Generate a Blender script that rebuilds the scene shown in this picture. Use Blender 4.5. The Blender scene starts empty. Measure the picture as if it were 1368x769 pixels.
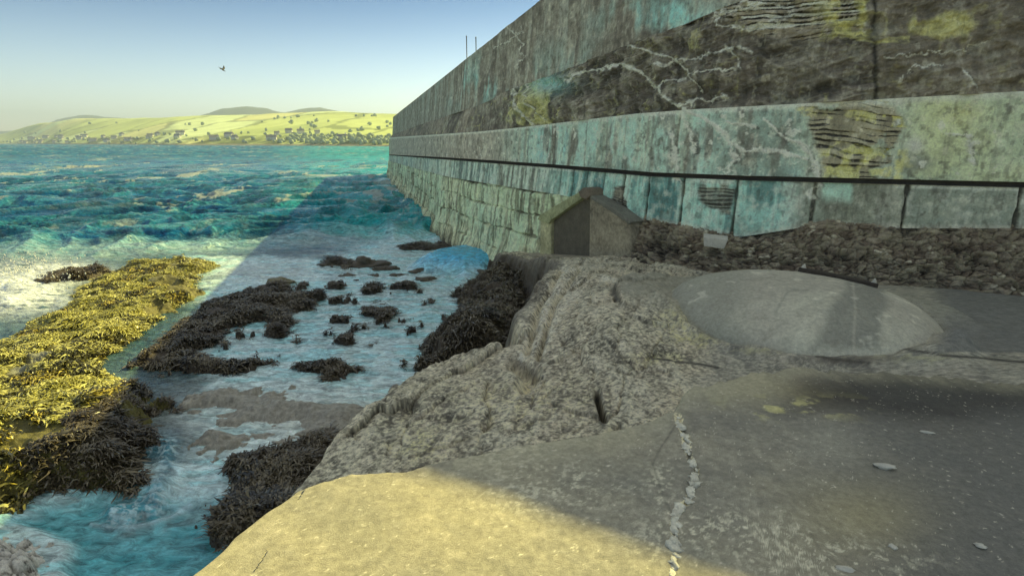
import bpy, math, random
import numpy as np
from mathutils import Vector, Matrix
random.seed(7)
RS = np.random.RandomState(11)
scene = bpy.context.scene
col = scene.collection
# ---------------------------------------------------------------- camera model (1368 x 769 reference grid)
F = 720.0
HZ = 191.0
PITCH = math.atan((384.5 - HZ) / F)
SP, CP = math.sin(PITCH), math.cos(PITCH)
SEA = -3.5

def proj(X, Y, Z):
    """world -> reference pixel (camera at origin)"""
    f = Y * CP - Z * SP
    u = X / f
    v = (Y * SP + Z * CP) / f
    return 684 + u * F, 384.5 - v * F

def on_depth(px, py, D):
    u = (px - 684) / F; v = (384.5 - py) / F
    dy = CP + v * SP; dz = -SP + v * CP
    return u / dy * D, D, dz / dy * D

def on_level(px, py, z):
    u = (px - 684) / F; v = (384.5 - py) / F
    dy = CP + v * SP; dz = -SP + v * CP
    k = z / dz
    return u * k, dy * k

# ---------------------------------------------------------------- noise in numpy
def _h(ix, iy, iz, seed):
    n = (ix.astype(np.int64) * 374761393 + iy.astype(np.int64) * 668265263 + iz.astype(np.int64) * 2147483647 + seed * 1274126177) & 0xFFFFFFFF
    n = ((n ^ (n >> 13)) * 1274126177) & 0xFFFFFFFF
    n = (n ^ (n >> 16)) & 0xFFFFFFFF
    n = ((n ^ (n >> 15)) * 2246822519) & 0xFFFFFFFF
    n = (n ^ (n >> 13)) & 0xFFFFFFFF
    return n / 4294967295.0

def noise(x, y, z=None, seed=0):
    """value noise, -1..1"""
    x = np.asarray(x, float); y = np.asarray(y, float)
    z = np.zeros_like(x) if z is None else np.asarray(z, float)
    x, y, z = np.broadcast_arrays(x, y, z)
    xi = np.floor(x); yi = np.floor(y); zi = np.floor(z)
    fx = x - xi; fy = y - yi; fz = z - zi
    fx = fx * fx * fx * (fx * (fx * 6 - 15) + 10); fy = fy * fy * fy * (fy * (fy * 6 - 15) + 10); fz = fz * fz * (3 - 2 * fz)
    r = 0
    flat = not np.any(fz)
    for dz in ((0,) if flat else (0, 1)):
        wz = 1 if flat else (fz if dz else 1 - fz)
        for dy in (0, 1):
            wy = fy if dy else 1 - fy
            for dx in (0, 1):
                wx = fx if dx else 1 - fx
                r = r + wz * wy * wx * _h(xi + dx, yi + dy, zi + dz, seed)
    return r * 2 - 1

def fbm(x, y, z=None, o=5, seed=0, g=.5, ridge=False):
    a = 1.; s = 0; t = 0; k = 1.
    for i in range(o):
        n = noise(x * k + 17.3 * i, y * k - 9.1 * i, None if z is None else z * k, seed + i)
        if ridge: n = 1 - 2 * np.abs(n)
        s = s + n * a; t += a; a *= g; k *= 2.03
    return s / t

def worley(x, y, seed=0):
    xi = np.floor(x); yi = np.floor(y)
    d1 = np.full(x.shape, 9.); d2 = np.full(x.shape, 9.); idv = np.zeros(x.shape)
    for dx in (-1, 0, 1):
        for dy in (-1, 0, 1):
            cx = xi + dx; cy = yi + dy
            px = cx + _h(cx, cy, cx * 0, seed); py = cy + _h(cx, cy, cx * 0, seed + 5)
            d = np.hypot(px - x, py - y)
            v = _h(cx, cy, cx * 0, seed + 9)
            m = d < d1
            d2 = np.where(m, d1, np.minimum(d2, d)); idv = np.where(m, v, idv); d1 = np.where(m, d, d1)
    return d1, d2, idv

def ss(a, b, x):
    t = np.clip((x - a) / (b - a), 0, 1)
    return t * t * (3 - 2 * t)

def dpoly(x, y, pts, closed=False):
    """distance to a polyline"""
    d = np.full(np.shape(x), 1e9)
    n = len(pts)
    for i in range(n if closed else n - 1):
        ax, ay = pts[i]; bx, by = pts[(i + 1) % n]
        ux, uy = bx - ax, by - ay
        L = ux * ux + uy * uy + 1e-9
        t = np.clip(((x - ax) * ux + (y - ay) * uy) / L, 0, 1)
        d = np.minimum(d, np.hypot(x - ax - t * ux, y - ay - t * uy))
    return d

def inside(x, y, pts):
    r = np.zeros(np.shape(x), bool)
    n = len(pts)
    for i in range(n):
        ax, ay = pts[i]; bx, by = pts[(i + 1) % n]
        if ay == by: continue
        c = (ay > y) != (by > y)
        r ^= c & (x < (bx - ax) * (y - ay) / (by - ay) + ax)
    return r

def sdf(x, y, pts):
    """positive inside"""
    return np.where(inside(x, y, pts), 1, -1) * dpoly(x, y, pts, True)

def lin(r, g, b, k=1.):
    f = lambda c: ((c / 255 + .055) / 1.055) ** 2.4 if c > 10 else c / 255 / 12.92
    return np.array([f(r), f(g), f(b)]) * k

SH = np.array([3.45, 3.15, 2.95])      # photo tone -> own colour of a surface seen in open shade
SU = 0.62     # the same for a sunlit one
def mixc(c, m, k):
    m = np.clip(m, 0, 1)[..., None]
    return c * (1 - m) + np.asarray(k) * m

# ---------------------------------------------------------------- object helpers
def put(o, parent=None, label=None, cat=None, group=None, kind=None):
    if o.name not in col.objects: col.objects.link(o)
    if parent: o.parent = parent
    if label: o['label'] = label
    if cat: o['category'] = cat
    if group: o['group'] = group
    if kind: o['kind'] = kind
    return o

def empty(name, loc=(0, 0, 0), **k):
    o = bpy.data.objects.new(name, None)
    o.location = loc
    return put(o, **k)

def mesh_obj(name, V, Fc, mat, colr=None, rough=None, smooth=True, **k):
    me = bpy.data.meshes.new(name)
    V = np.asarray(V, float).reshape(-1, 3)
    if isinstance(Fc, np.ndarray):
        n = len(Fc); w = Fc.shape[1]
        me.vertices.add(len(V)); me.vertices.foreach_set('co', V.astype(np.float32).ravel())
        me.loops.add(n * w); me.loops.foreach_set('vertex_index', Fc.astype(np.int32).ravel())
        me.polygons.add(n); me.polygons.foreach_set('loop_start', (np.arange(n) * w).astype(np.int32))
        me.update(calc_edges=True)
    else:
        me.from_pydata([tuple(v) for v in V], [], Fc); me.update()
    me.polygons.foreach_set('use_smooth', [smooth] * len(me.polygons))
    if colr is not None:
        a = me.color_attributes.new('Col', 'FLOAT_COLOR', 'POINT')
        c = np.ones((len(V), 4), np.float32); cr = np.asarray(colr, float).reshape(-1, 3); cr = cr * np.minimum(1, .86 / np.maximum(cr.max(-1, keepdims=True), 1e-6)); c[:, :3] = np.clip(cr, 0.002, .95)
        a.data.foreach_set('color', c.ravel())
    if rough is not None:
        a = me.attributes.new('Rgh', 'FLOAT', 'POINT')
        a.data.foreach_set('value', np.asarray(rough, np.float32).ravel())
    me.materials.append(mat)
    return put(bpy.data.objects.new(name, me), **k)

def grid_faces(nr, nc, flip=False):
    i = np.arange(nr * nc).reshape(nr, nc)
    q = np.stack([i[:-1, :-1], i[:-1, 1:], i[1:, 1:], i[1:, :-1]], -1).reshape(-1, 4)
    return q[:, ::-1] if flip else q

def box(V, Fc, c, s, R=None):
    b = len(V)
    for dz in (-1, 1):
        for dx, dy in ((-1, -1), (1, -1), (1, 1), (-1, 1)):
            p = Vector((dx * s[0] / 2, dy * s[1] / 2, dz * s[2] / 2))
            if R is not None: p = R @ p
            V.append((p.x + c[0], p.y + c[1], p.z + c[2]))
    Fc += [[b + 3, b + 2, b + 1, b], [b + 4, b + 5, b + 6, b + 7]] + [[b + i, b + (i + 1) % 4, b + 4 + (i + 1) % 4, b + 4 + i] for i in range(4)]

def bevel(o, w=.01, seg=2):
    m = o.modifiers.new('bevel', 'BEVEL'); m.width = w; m.segments = seg; m.limit_method = 'ANGLE'
    return o

# ---------------------------------------------------------------- materials
def newmat(name):
    m = bpy.data.materials.new(name); m.use_nodes = True
    nt = m.node_tree; b = nt.nodes['Principled BSDF']
    return m, nt, b

def surf_mat(name, attr=True, base=(.3, .3, .3), fine=60., vary=.35, bump=.5, bscale=.01, rough=.85, use_rough=False, spec=.3, speck=0., layers=None):
    """own colour (attribute or constant) x fine procedural grain, with bump"""
    m, nt, b = newmat(name)
    N, L = nt.nodes.new, nt.links.new
    tc = N('ShaderNodeTexCoord')
    n1 = N('ShaderNodeTexNoise'); n1.inputs['Scale'].default_value = fine; n1.inputs['Detail'].default_value = 6; n1.inputs['Roughness'].default_value = .7
    L(tc.outputs['Object'], n1.inputs['Vector'])
    n2 = N('ShaderNodeTexNoise'); n2.inputs['Scale'].default_value = fine * .17; n2.inputs['Detail'].default_value = 5; n2.inputs['Roughness'].default_value = .65
    L(tc.outputs['Object'], n2.inputs['Vector'])
    ad = N('ShaderNodeMath'); ad.operation = 'ADD'; L(n1.outputs[0], ad.inputs[0]); L(n2.outputs[0], ad.inputs[1])
    mr = N('ShaderNodeMapRange'); mr.inputs[1].default_value = .6; mr.inputs[2].default_value = 1.4
    mr.inputs[3].default_value = 1 - vary; mr.inputs[4].default_value = 1 + vary
    L(ad.outputs[0], mr.inputs[0])
    mx = N('ShaderNodeVectorMath'); mx.operation = 'SCALE'
    if attr:
        a = N('ShaderNodeAttribute'); a.attribute_name = 'Col'; L(a.outputs['Color'], mx.inputs[0])
    else:
        mx.inputs[0].default_value = base
    L(mr.outputs[0], mx.inputs['Scale'])
    out = mx.outputs[0]
    if speck:
        v = N('ShaderNodeTexVoronoi'); v.inputs['Scale'].default_value = fine * 1.3; L(tc.outputs['Object'], v.inputs['Vector'])
        cr = N('ShaderNodeMapRange'); cr.inputs[1].default_value = .12; cr.inputs[2].default_value = .22; cr.inputs[3].default_value = speck; cr.inputs[4].default_value = 0
        L(v.outputs['Distance'], cr.inputs[0])
        mm = N('ShaderNodeMix'); mm.data_type = 'RGBA'; L(cr.outputs[0], mm.inputs['Factor']); L(out, mm.inputs['A']); mm.inputs['B'].default_value = (.5, .5, .45, 1)
        out = mm.outputs['Result']
    L(out, b.inputs['Base Color'])
    bp = N('ShaderNodeBump'); bp.inputs['Strength'].default_value = bump; bp.inputs['Distance'].default_value = bscale
    L(ad.outputs[0], bp.inputs['Height']); L(bp.outputs[0], b.inputs['Normal'])
    b.inputs['Roughness'].default_value = rough
    b.inputs['Specular IOR Level'].default_value = spec
    if use_rough:
        a2 = N('ShaderNodeAttribute'); a2.attribute_name = 'Rgh'; L(a2.outputs['Fac'], b.inputs['Roughness'])
    return m

M_wall = surf_mat('weathered_concrete', fine=34, vary=.42, bump=.8, bscale=.02, rough=.9)
M_mason = surf_mat('sea_wall_masonry', fine=22, vary=.5, bump=.9, bscale=.03, rough=.9)
M_rock = surf_mat('shore_rock', fine=90, vary=.5, bump=.8, bscale=.02, rough=.8, use_rough=True, spec=.4)
M_slab = surf_mat('platform_concrete', fine=190, vary=.42, bump=.6, bscale=.006, rough=.85, use_rough=True, spec=.35)
M_weed = surf_mat('seaweed_fronds', fine=40, vary=.45, bump=.2, bscale=.003, rough=.33, spec=.5)
M_hill = surf_mat('hillside_fields', fine=.02, vary=.3, bump=0, rough=1, spec=0)
M_wood = surf_mat('far_wood', fine=.3, vary=.4, bump=0, rough=1, spec=0)
M_pale = surf_mat('limewash_render', attr=False, base=(.6, .58, .54), fine=20, vary=.12, rough=.9)
M_slate = surf_mat('slate_roof', attr=False, base=(.16, .15, .16), fine=20, vary=.2, rough=.8)
M_rust = surf_mat('rusted_iron', attr=False, base=(.055, .045, .035), fine=50, vary=.5, bump=.8, rough=.8)
M_mort = surf_mat('pale_mortar', attr=False, base=(.78, .74, .58), fine=80, vary=.4, bump=.8, bscale=.01, rough=.9)
M_stone = surf_mat('pale_stone', attr=False, base=(.60, .57, .47), fine=40, vary=.25, bump=.6, bscale=.01, rough=.9)
M_bird = surf_mat('dark_feathers', attr=False, base=(.05, .05, .05), fine=60, vary=.2, rough=.7)
M_post = surf_mat('galvanised_post', attr=False, base=(.2, .2, .2), fine=60, vary=.2, rough=.6)

def water_mat():
    m, nt, b = newmat('sea_water')
    N, L = nt.nodes.new, nt.links.new
    a = N('ShaderNodeAttribute'); a.attribute_name = 'Col'
    r = N('ShaderNodeAttribute'); r.attribute_name = 'Rgh'
    tc = N('ShaderNodeTexCoord')
    mp = N('ShaderNodeMapping'); mp.inputs['Scale'].default_value = (1, 1.8, 1); mp.inputs['Rotation'].default_value = (0, 0, .35); L(tc.outputs['Object'], mp.inputs['Vector'])
    n1 = N('ShaderNodeTexNoise'); n1.inputs['Scale'].default_value = 5; n1.inputs['Detail'].default_value = 7; n1.inputs['Roughness'].default_value = .62; n1.inputs['Distortion'].default_value = .4
    L(mp.outputs[0], n1.inputs['Vector'])
    n2 = N('ShaderNodeTexNoise'); n2.inputs['Scale'].default_value = 1.1; n2.inputs['Detail'].default_value = 5; n2.inputs['Distortion'].default_value = .6
    L(mp.outputs[0], n2.inputs['Vector'])
    ad = N('ShaderNodeMath'); ad.operation = 'MULTIPLY_ADD'; L(n1.outputs[0], ad.inputs[0]); ad.inputs[1].default_value = .35; L(n2.outputs[0], ad.inputs[2])
    bp = N('ShaderNodeBump'); bp.inputs['Strength'].default_value = .8; bp.inputs['Distance'].default_value = .22
    L(ad.outputs[0], bp.inputs['Height']); L(bp.outputs[0], b.inputs['Normal'])
    mp3 = N('ShaderNodeMapping'); mp3.inputs['Scale'].default_value = (3.2, 6.5, 1); mp3.inputs['Rotation'].default_value = (0, 0, .2); L(tc.outputs['Object'], mp3.inputs['Vector'])
    n3 = N('ShaderNodeTexNoise'); n3.inputs['Scale'].default_value = 1.6; n3.inputs['Detail'].default_value = 9; n3.inputs['Roughness'].default_value = .72; n3.inputs['Distortion'].default_value = .8; L(mp3.outputs[0], n3.inputs['Vector'])
    m3 = N('ShaderNodeMapRange'); m3.inputs[1].default_value = .36; m3.inputs[2].default_value = .66; m3.inputs[3].default_value = .42; m3.inputs[4].default_value = 1.5; L(n3.outputs[0], m3.inputs[0])
    sc_ = N('ShaderNodeVectorMath'); sc_.operation = 'SCALE'; L(a.outputs['Color'], sc_.inputs[0]); L(m3.outputs[0], sc_.inputs['Scale'])
    L(sc_.outputs[0], b.inputs['Base Color']); L(r.outputs['Fac'], b.inputs['Roughness'])
    b.inputs['IOR'].default_value = 1.333; sp_ = N('ShaderNodeAttribute'); sp_.attribute_name = 'Spc'; L(sp_.outputs['Fac'], b.inputs['Specular IOR Level'])
    return m
M_sea = water_mat()

# ---------------------------------------------------------------- world, sun, camera
TO_SUN = Vector((.90, 1.12, .98)).normalized()
elev = math.asin(TO_SUN.z); az = math.atan2(TO_SUN.x, TO_SUN.y)
w = bpy.data.worlds.new('World'); scene.world = w; w.use_nodes = True
nt = w.node_tree
sky = nt.nodes.new('ShaderNodeTexSky'); sky.sky_type = 'NISHITA'; sky.sun_disc = False
sky.sun_elevation = elev; sky.sun_rotation = az; sky.air_density = 1.0; sky.dust_density = .3; sky.ozone_density = 1.0; sky.altitude = 0
bg = nt.nodes['Background']; bg.inputs['Strength'].default_value = .095
gm = nt.nodes.new('ShaderNodeTexCoord'); sx = nt.nodes.new('ShaderNodeSeparateXYZ'); nt.links.new(gm.outputs['Generated'], sx.inputs[0])
mr = nt.nodes.new('ShaderNodeMapRange'); mr.interpolation_type = 'SMOOTHSTEP'; mr.inputs[1].default_value = .04; mr.inputs[2].default_value = .27; nt.links.new(sx.outputs['Z'], mr.inputs[0])
mm = nt.nodes.new('ShaderNodeMix'); mm.data_type = 'RGBA'; mm.blend_type = 'MULTIPLY'; nt.links.new(mr.outputs[0], mm.inputs['Factor']); nt.links.new(sky.outputs[0], mm.inputs['A']); mm.inputs['B'].default_value = (.10, .28, .48, 1)
# added overhead fill above the frame: zenith whitened and brightened for the shade
bw = nt.nodes.new('ShaderNodeRGBToBW'); nt.links.new(sky.outputs[0], bw.inputs[0])
wv_ = nt.nodes.new('ShaderNodeVectorMath'); wv_.operation = 'SCALE'; wv_.inputs[0].default_value = (1.85, 1.96, 2.02); nt.links.new(bw.outputs[0], wv_.inputs['Scale'])
m3 = nt.nodes.new('ShaderNodeMapRange'); m3.interpolation_type = 'SMOOTHSTEP'; m3.inputs[1].default_value = .32; m3.inputs[2].default_value = .6; m3.inputs[4].default_value = .85; nt.links.new(sx.outputs['Z'], m3.inputs[0])
m4 = nt.nodes.new('ShaderNodeMix'); m4.data_type = 'RGBA'; nt.links.new(m3.outputs[0], m4.inputs['Factor']); nt.links.new(mm.outputs['Result'], m4.inputs['A']); nt.links.new(wv_.outputs[0], m4.inputs['B'])
nt.links.new(m4.outputs['Result'], bg.inputs['Color'])
sd = bpy.data.lights.new('sun', 'SUN'); sd.energy = 4.4; sd.angle = math.radians(.55); sd.color = (1, .88, .31)
so = bpy.data.objects.new('sun', sd); col.objects.link(so)
so.rotation_euler = TO_SUN.to_track_quat('Z', 'Y').to_euler(); so.location = (20, 30, 30)
cd = bpy.data.cameras.new('camera'); cam = bpy.data.objects.new('camera', cd); col.objects.link(cam)
cd.sensor_fit = 'HORIZONTAL'; cd.sensor_width = 36; cd.lens = 36 * F / 1368
cd.clip_start = .05; cd.clip_end = 30000
cam.rotation_euler = (math.pi / 2 - PITCH, 0, 0)
scene.camera = cam
scene.view_settings.view_transform = 'Standard'; scene.view_settings.look = 'None'
scene.view_settings.exposure = .9; scene.view_settings.gamma = 1
scene.render.engine = 'CYCLES'

# ================================================================ HARBOUR WALL
# plan of the string course: reference column -> forward distance
cx = np.array([520, 540, 560, 580, 600, 640, 665, 700, 740, 800, 870, 935, 1000, 1120, 1240, 1368])
cD = np.array([60, 39.3, 29, 23.4, 19.6, 16.9, 15.6, 14.2, 12.95, 11.35, 10.1, 9.5, 9.1, 8.55, 8.05, 7.6])
cy = np.interp(cx, [520, 600, 740, 870, 1000, 1368], [208, 212, 222, 233, 238, 247])
PX, PY, _ = on_depth(cx, cy, cD)
# smooth and extend past the right edge of the frame
ext = np.array([[PX[-1] + 2.7, PY[-1] - 1.35], [PX[-1] + 7, PY[-1] - 3.4]])
PX = np.r_[PX, ext[:, 0]]; PY = np.r_[PY, ext[:, 1]]
arc = np.r_[0, np.cumsum(np.hypot(np.diff(PX), np.diff(PY)))]
def plan(s):
    return np.interp(s, arc, PX), np.interp(s, arc, PY)
# stations: dense where near
S = [0.]
while S[-1] < arc[-1]:
    X, Y = plan(S[-1]); S.append(S[-1] + max(.011, .0011 * Y ** 1.45 * .55))
S = np.array(S); S[-1] = arc[-1]
SX, SY = plan(S)
for it in range(60):     # relax corners
    pass
k = 41
fine = np.linspace(0, arc[-1], 3000); fx, fy = plan(fine)
ker = np.hanning(151); ker /= ker.sum()
pad = 75
fxp = np.r_[2 * fx[0] - fx[pad:0:-1], fx, 2 * fx[-1] - fx[-2:-pad - 2:-1]]; fyp = np.r_[2 * fy[0] - fy[pad:0:-1], fy, 2 * fy[-1] - fy[-2:-pad - 2:-1]]
fx = np.convolve(fxp, ker, 'valid'); fy = np.convolve(fyp, ker, 'valid')
SX = np.interp(S, fine, fx); SY = np.interp(S, fine, fy)
tx = np.gradient(SX, S); ty = np.gradient(SY, S); tl = np.hypot(tx, ty)
NX, NY = ty / tl, -tx / tl          # towards the sea / the viewer
if NX[0] > 0: NX, NY = -NX, -NY
SCOL = proj(SX, SY, SY * 0 - .6)[0]

rows = {
 'A': [(400, 206), (527, 179), (560, 167), (640, 140), (690, 117), (800, 76), (870, 50), (960, 12), (1100, -40), (1368, -120), (2000, -250)],
 'B': [(400, 188), (520, 184), (640, 176), (700, 170), (850, 152), (930, 146), (1100, 137), (1368, 122), (2500, 60)],
 'C': [(400, 200), (520, 207), (600, 212), (740, 222), (870, 233), (1000, 238), (1368, 247), (2500, 275)],
 'E': [(400, 250), (520, 235), (560, 288), (600, 322), (690, 335), (800, 300), (832, 289), (910, 301), (985, 317), (1090, 301), (1210, 305), (1368, 305), (2500, 320)],
}
def row_z(name, off):
    pts = rows[name]; xs = [p[0] for p in pts]; ys = [p[1] for p in pts]
    X = SX + NX * off; Y = SY + NY * off
    lo = np.full(len(S), -8.); hi = np.full(len(S), 14.)
    for i in range(40):
        mid = (lo + hi) / 2
        px, py = proj(X, Y, mid)
        below = py > np.interp(px, xs, ys)
        lo = np.where(below, mid, lo); hi = np.where(below, hi, mid)
    return (lo + hi) / 2
zC = row_z('C', 0); zB = row_z('B', -.12); zA = row_z('A', -.42)
rows['T'] = [(400, 256), (527, 155), (710, 10), (1300, -457), (2500, -1400)]
zTop = np.minimum(row_z('T', -.62), np.interp(SY, [6, 10.5, 11.5, 12.5, 14], [4.43, 4.43, 4.3, 4.05, 9]))
zTop = np.convolve(np.r_[np.full(20, zTop[0]), zTop, np.full(20, zTop[-1])], np.ones(41) / 41, 'valid')
_far = ss(16, 40, SY)
zA = np.minimum(zA, zTop - .25)
zA = np.maximum(zA, zB + .12)
nearE = SCOL > 815
zE = np.where(nearE, row_z('E', .1), SEA - .9)

def wall_band(name, z0, z1, o0, o1, nr, fn, mat, parent, gain=1.):
    """grid of the face between heights z0 (low) and z1 (high); o = offset off the plan line; fn -> displacement, colour"""
    t = np.linspace(0, 1, nr)[:, None]
    Z = z0[None] * (1 - t) + z1[None] * t
    O = o0 * (1 - t) + o1 * t + Z * 0
    s = np.broadcast_to(S[None], Z.shape)
    X = SX + NX * O; Y = SY + NY * O
    px, py = proj(X, Y, Z)
    d, c = fn(s, Z, t + Z * 0, px, py)
    g_ = c.mean(-1, keepdims=True); c = (g_ + (c - g_) * .78) * np.array([1.0, 1.02, .98])
    i1 = fbm(s * 3.1, Z * 3.1, o=6, seed=91, g=.62); i2 = fbm(s * 15, Z * 9, o=4, seed=92); i3 = fbm(s * 22, Z * 1.6, o=4, seed=93)
    c = mixc(c, ss(.08, .42, i1) * .35, lin(58, 58, 50, SH)); c = mixc(c, ss(.12, .45, -i1) * .22, lin(140, 146, 130, SH))
    c = mixc(c, ss(.2, .5, i2) * .45, lin(50, 50, 44, SH)); c = mixc(c, ss(.25, .5, -i2) * .18, lin(160, 164, 148, SH)); c = mixc(c, ss(.2, .5, i3) * .3, lin(60, 62, 56, SH))
    d = d + i1 * .012 + i2 * .004
    c = c * gain
    if name == 'stone_masonry': c = mixc(c, ss(.0, .35, fbm(s * 9, Z * 1.3, o=5, seed=94)) * .75, lin(56, 58, 48, SH)) * np.array([1., 1., .86])
    X = X + NX * d; Y = Y + NY * d
    V = np.stack([X, Y, Z], -1)
    return mesh_obj(name, V, grid_faces(*Z.shape, flip=False), mat, c, parent=parent)

# placed marks on the wall (reference pixels), used as masks of the surface's own colour
veins = [
 ([(760, 106), (800, 92), (832, 86), (858, 96), (882, 122), (903, 141), (935, 134), (968, 128)], 2.6),
 ([(868, 118), (930, 98), (985, 92)], 1.8), ([(880, 86), (935, 76), (985, 64), (1004, 70)], 1.8), ([(970, 62), (985, 78), (990, 92)], 1.5),
 ([(840, 60), (900, 78), (930, 110), (935, 122)], 1.3),
 ([(912, 146), (940, 158), (960, 172), (975, 190), (992, 201), (1035, 200), (1076, 212)], 3.2),
 ([(975, 188), (979, 215), (976, 242)], 3.0), ([(1074, 196), (1088, 212), (1092, 245), (1084, 262)], 4.5),
 ([(1022, 160), (1045, 182), (1080, 196)], 1.8), ([(972, 163), (1010, 170)], 1.8), ([(916, 160), (925, 190), (930, 205)], 2.5),
 ([(690, 118), (702, 148), (716, 168)], 2.2), ([(704, 112), (722, 150), (732, 160)], 1.3),
 ([(1195, 108), (1214, 92), (1262, 88)], 1.2), ([(1180, 78), (1240, 72), (1290, 66), (1320, 56)], 1.1), ([(1286, 98), (1293, 112), (1300, 117)], 2.0),
 ([(1296, 182), (1295, 214)], 3.0), ([(1262, 178), (1300, 182)], 1.2), ([(898, 182), (905, 240)], 4), ([(640, 30), (668, 25), (700, 60), (690, 92)], .8),
 ([(956, 20), (960, 36), (1000, 40), (1040, 30), (1062, 14)], 1.8), ([(956, 18), (1010, 10), (1060, 6)], 1.2), ([(700, 38), (660, 66)], .8),
]
SL1 = [(958, 0), (1168, -6), (1170, 54), (1140, 60), (1030, 54), (965, 36)]
SL2 = [(1062, 136), (1165, 132), (1212, 150), (1240, 178), (1215, 205), (1165, 222), (1150, 236), (1098, 236), (1070, 186)]
SL3 = [(818, 248), (836, 247), (842, 300), (812, 296)]
SLC = [(935, 246), (985, 246), (978, 292), (950, 280), (930, 262)]

def vein_mask(px, py):
    m = np.zeros(px.shape)
    wob = fbm(px * .09, py * .09, o=5, seed=31, g=.65) * 11
    w2 = np.clip(.7 + 1.6 * fbm(px * .12, py * .12, o=4, seed=32), .15, 2)
    for pts, wd in veins:
        d = dpoly(px + wob, py + wob * .6, pts)
        m = np.maximum(m, np.exp(-(d / (wd * (.45 + .5 * w2))) ** 2))
    return m * np.clip(.75 + .9 * fbm(px * .25, py * .25, o=4, seed=3), .15, 1)

def strata(s, Z, seed=0):
    zz = Z * 14 + fbm(s * .8, Z * 2, o=3, seed=seed) * 1.6 + s * .3
    row = np.floor(zz)
    st = _h(row, row * 0, row * 0, seed + 2)
    brk = noise(s * 1.7 + row * 5.1, row * 1.0, seed=seed + 4)
    rec = (st * .8 + .35 * brk) * .09
    edge = np.minimum(zz - row, row + 1 - zz)
    edge = edge + .25 * np.clip(fbm(s * 4, Z * 9, o=4, seed=seed + 6), -.3, 1)
    edge = edge + .5 * ss(.0, .35, fbm(s * 2.6 + row * 3.3, row * 1.7, o=3, seed=seed + 8))
    return -rec - .03 * (edge < .1), edge, np.clip(st + .5 * fbm(s * 3, Z * 3, o=4, seed=seed + 7), 0, 1)

def streaks(s, Z, f=7., seed=0):
    return fbm(s * f, Z * .55 + fbm(s * 3, Z * 1.0, seed=seed + 9) * .2, o=5, seed=seed)

G_grey = lin(92, 91, 82, SH); G_dark = lin(66, 63, 57, SH); G_black = lin(40, 40, 37, SH); G_teal = lin(84, 138, 130, SH); G_pale = lin(150, 170, 155, SH)
G_yel = lin(150, 152, 84, SH); G_white = lin(176, 182, 170, SH); G_green = lin(104, 118, 88, SH); G_blue = lin(56, 108, 112, SH); G_brown = lin(84, 80, 68, SH)

def f_upper(s, Z, t, px, py):     # smooth raised wall above line A
    n = fbm(s * .9, Z * .9, o=5, seed=1); st = streaks(s, Z, 5, 2)
    d = n * .03 + fbm(s * 6, Z * 6, o=4, seed=4) * .012
    c = np.broadcast_to(lin(90, 88, 77, SH), s.shape + (3,)).copy()
    c = mixc(c, ss(0, .5, st) * .5, lin(118, 122, 110, SH)); c = mixc(c, ss(.05, .5, -st) * .6, G_dark)
    tealm = np.exp(-(((px - 650) / 70) ** 2 + ((py - 110) / 30) ** 2)) + np.exp(-(((px - 880) / 65) ** 2 + ((py - 22) / 26) ** 2)) * 1.6 + .35 * np.exp(-(((px - 765) / 40) ** 2 + ((py - 80) / 30) ** 2))
    c = mixc(c, tealm * ss(-.3, .5, st * .6 + n) * .8, lin(92, 140, 136, SH))
    c = mixc(c, ss(.45, .75, fbm(s * 3, Z * 3, o=4, seed=7)) * .25, G_white)
    # shutter lines of the pours
    g = np.abs(((Z * 1.15) % 1) - .5) > .488
    d = d - g * .01
    vm = vein_mask(px, py); c = mixc(c, np.roll(vm, (-3, 3), (0, 1)) * .8, G_black); c = mixc(c, vm * 1.0, G_white); d = d + vm * .012
    return d, c

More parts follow.
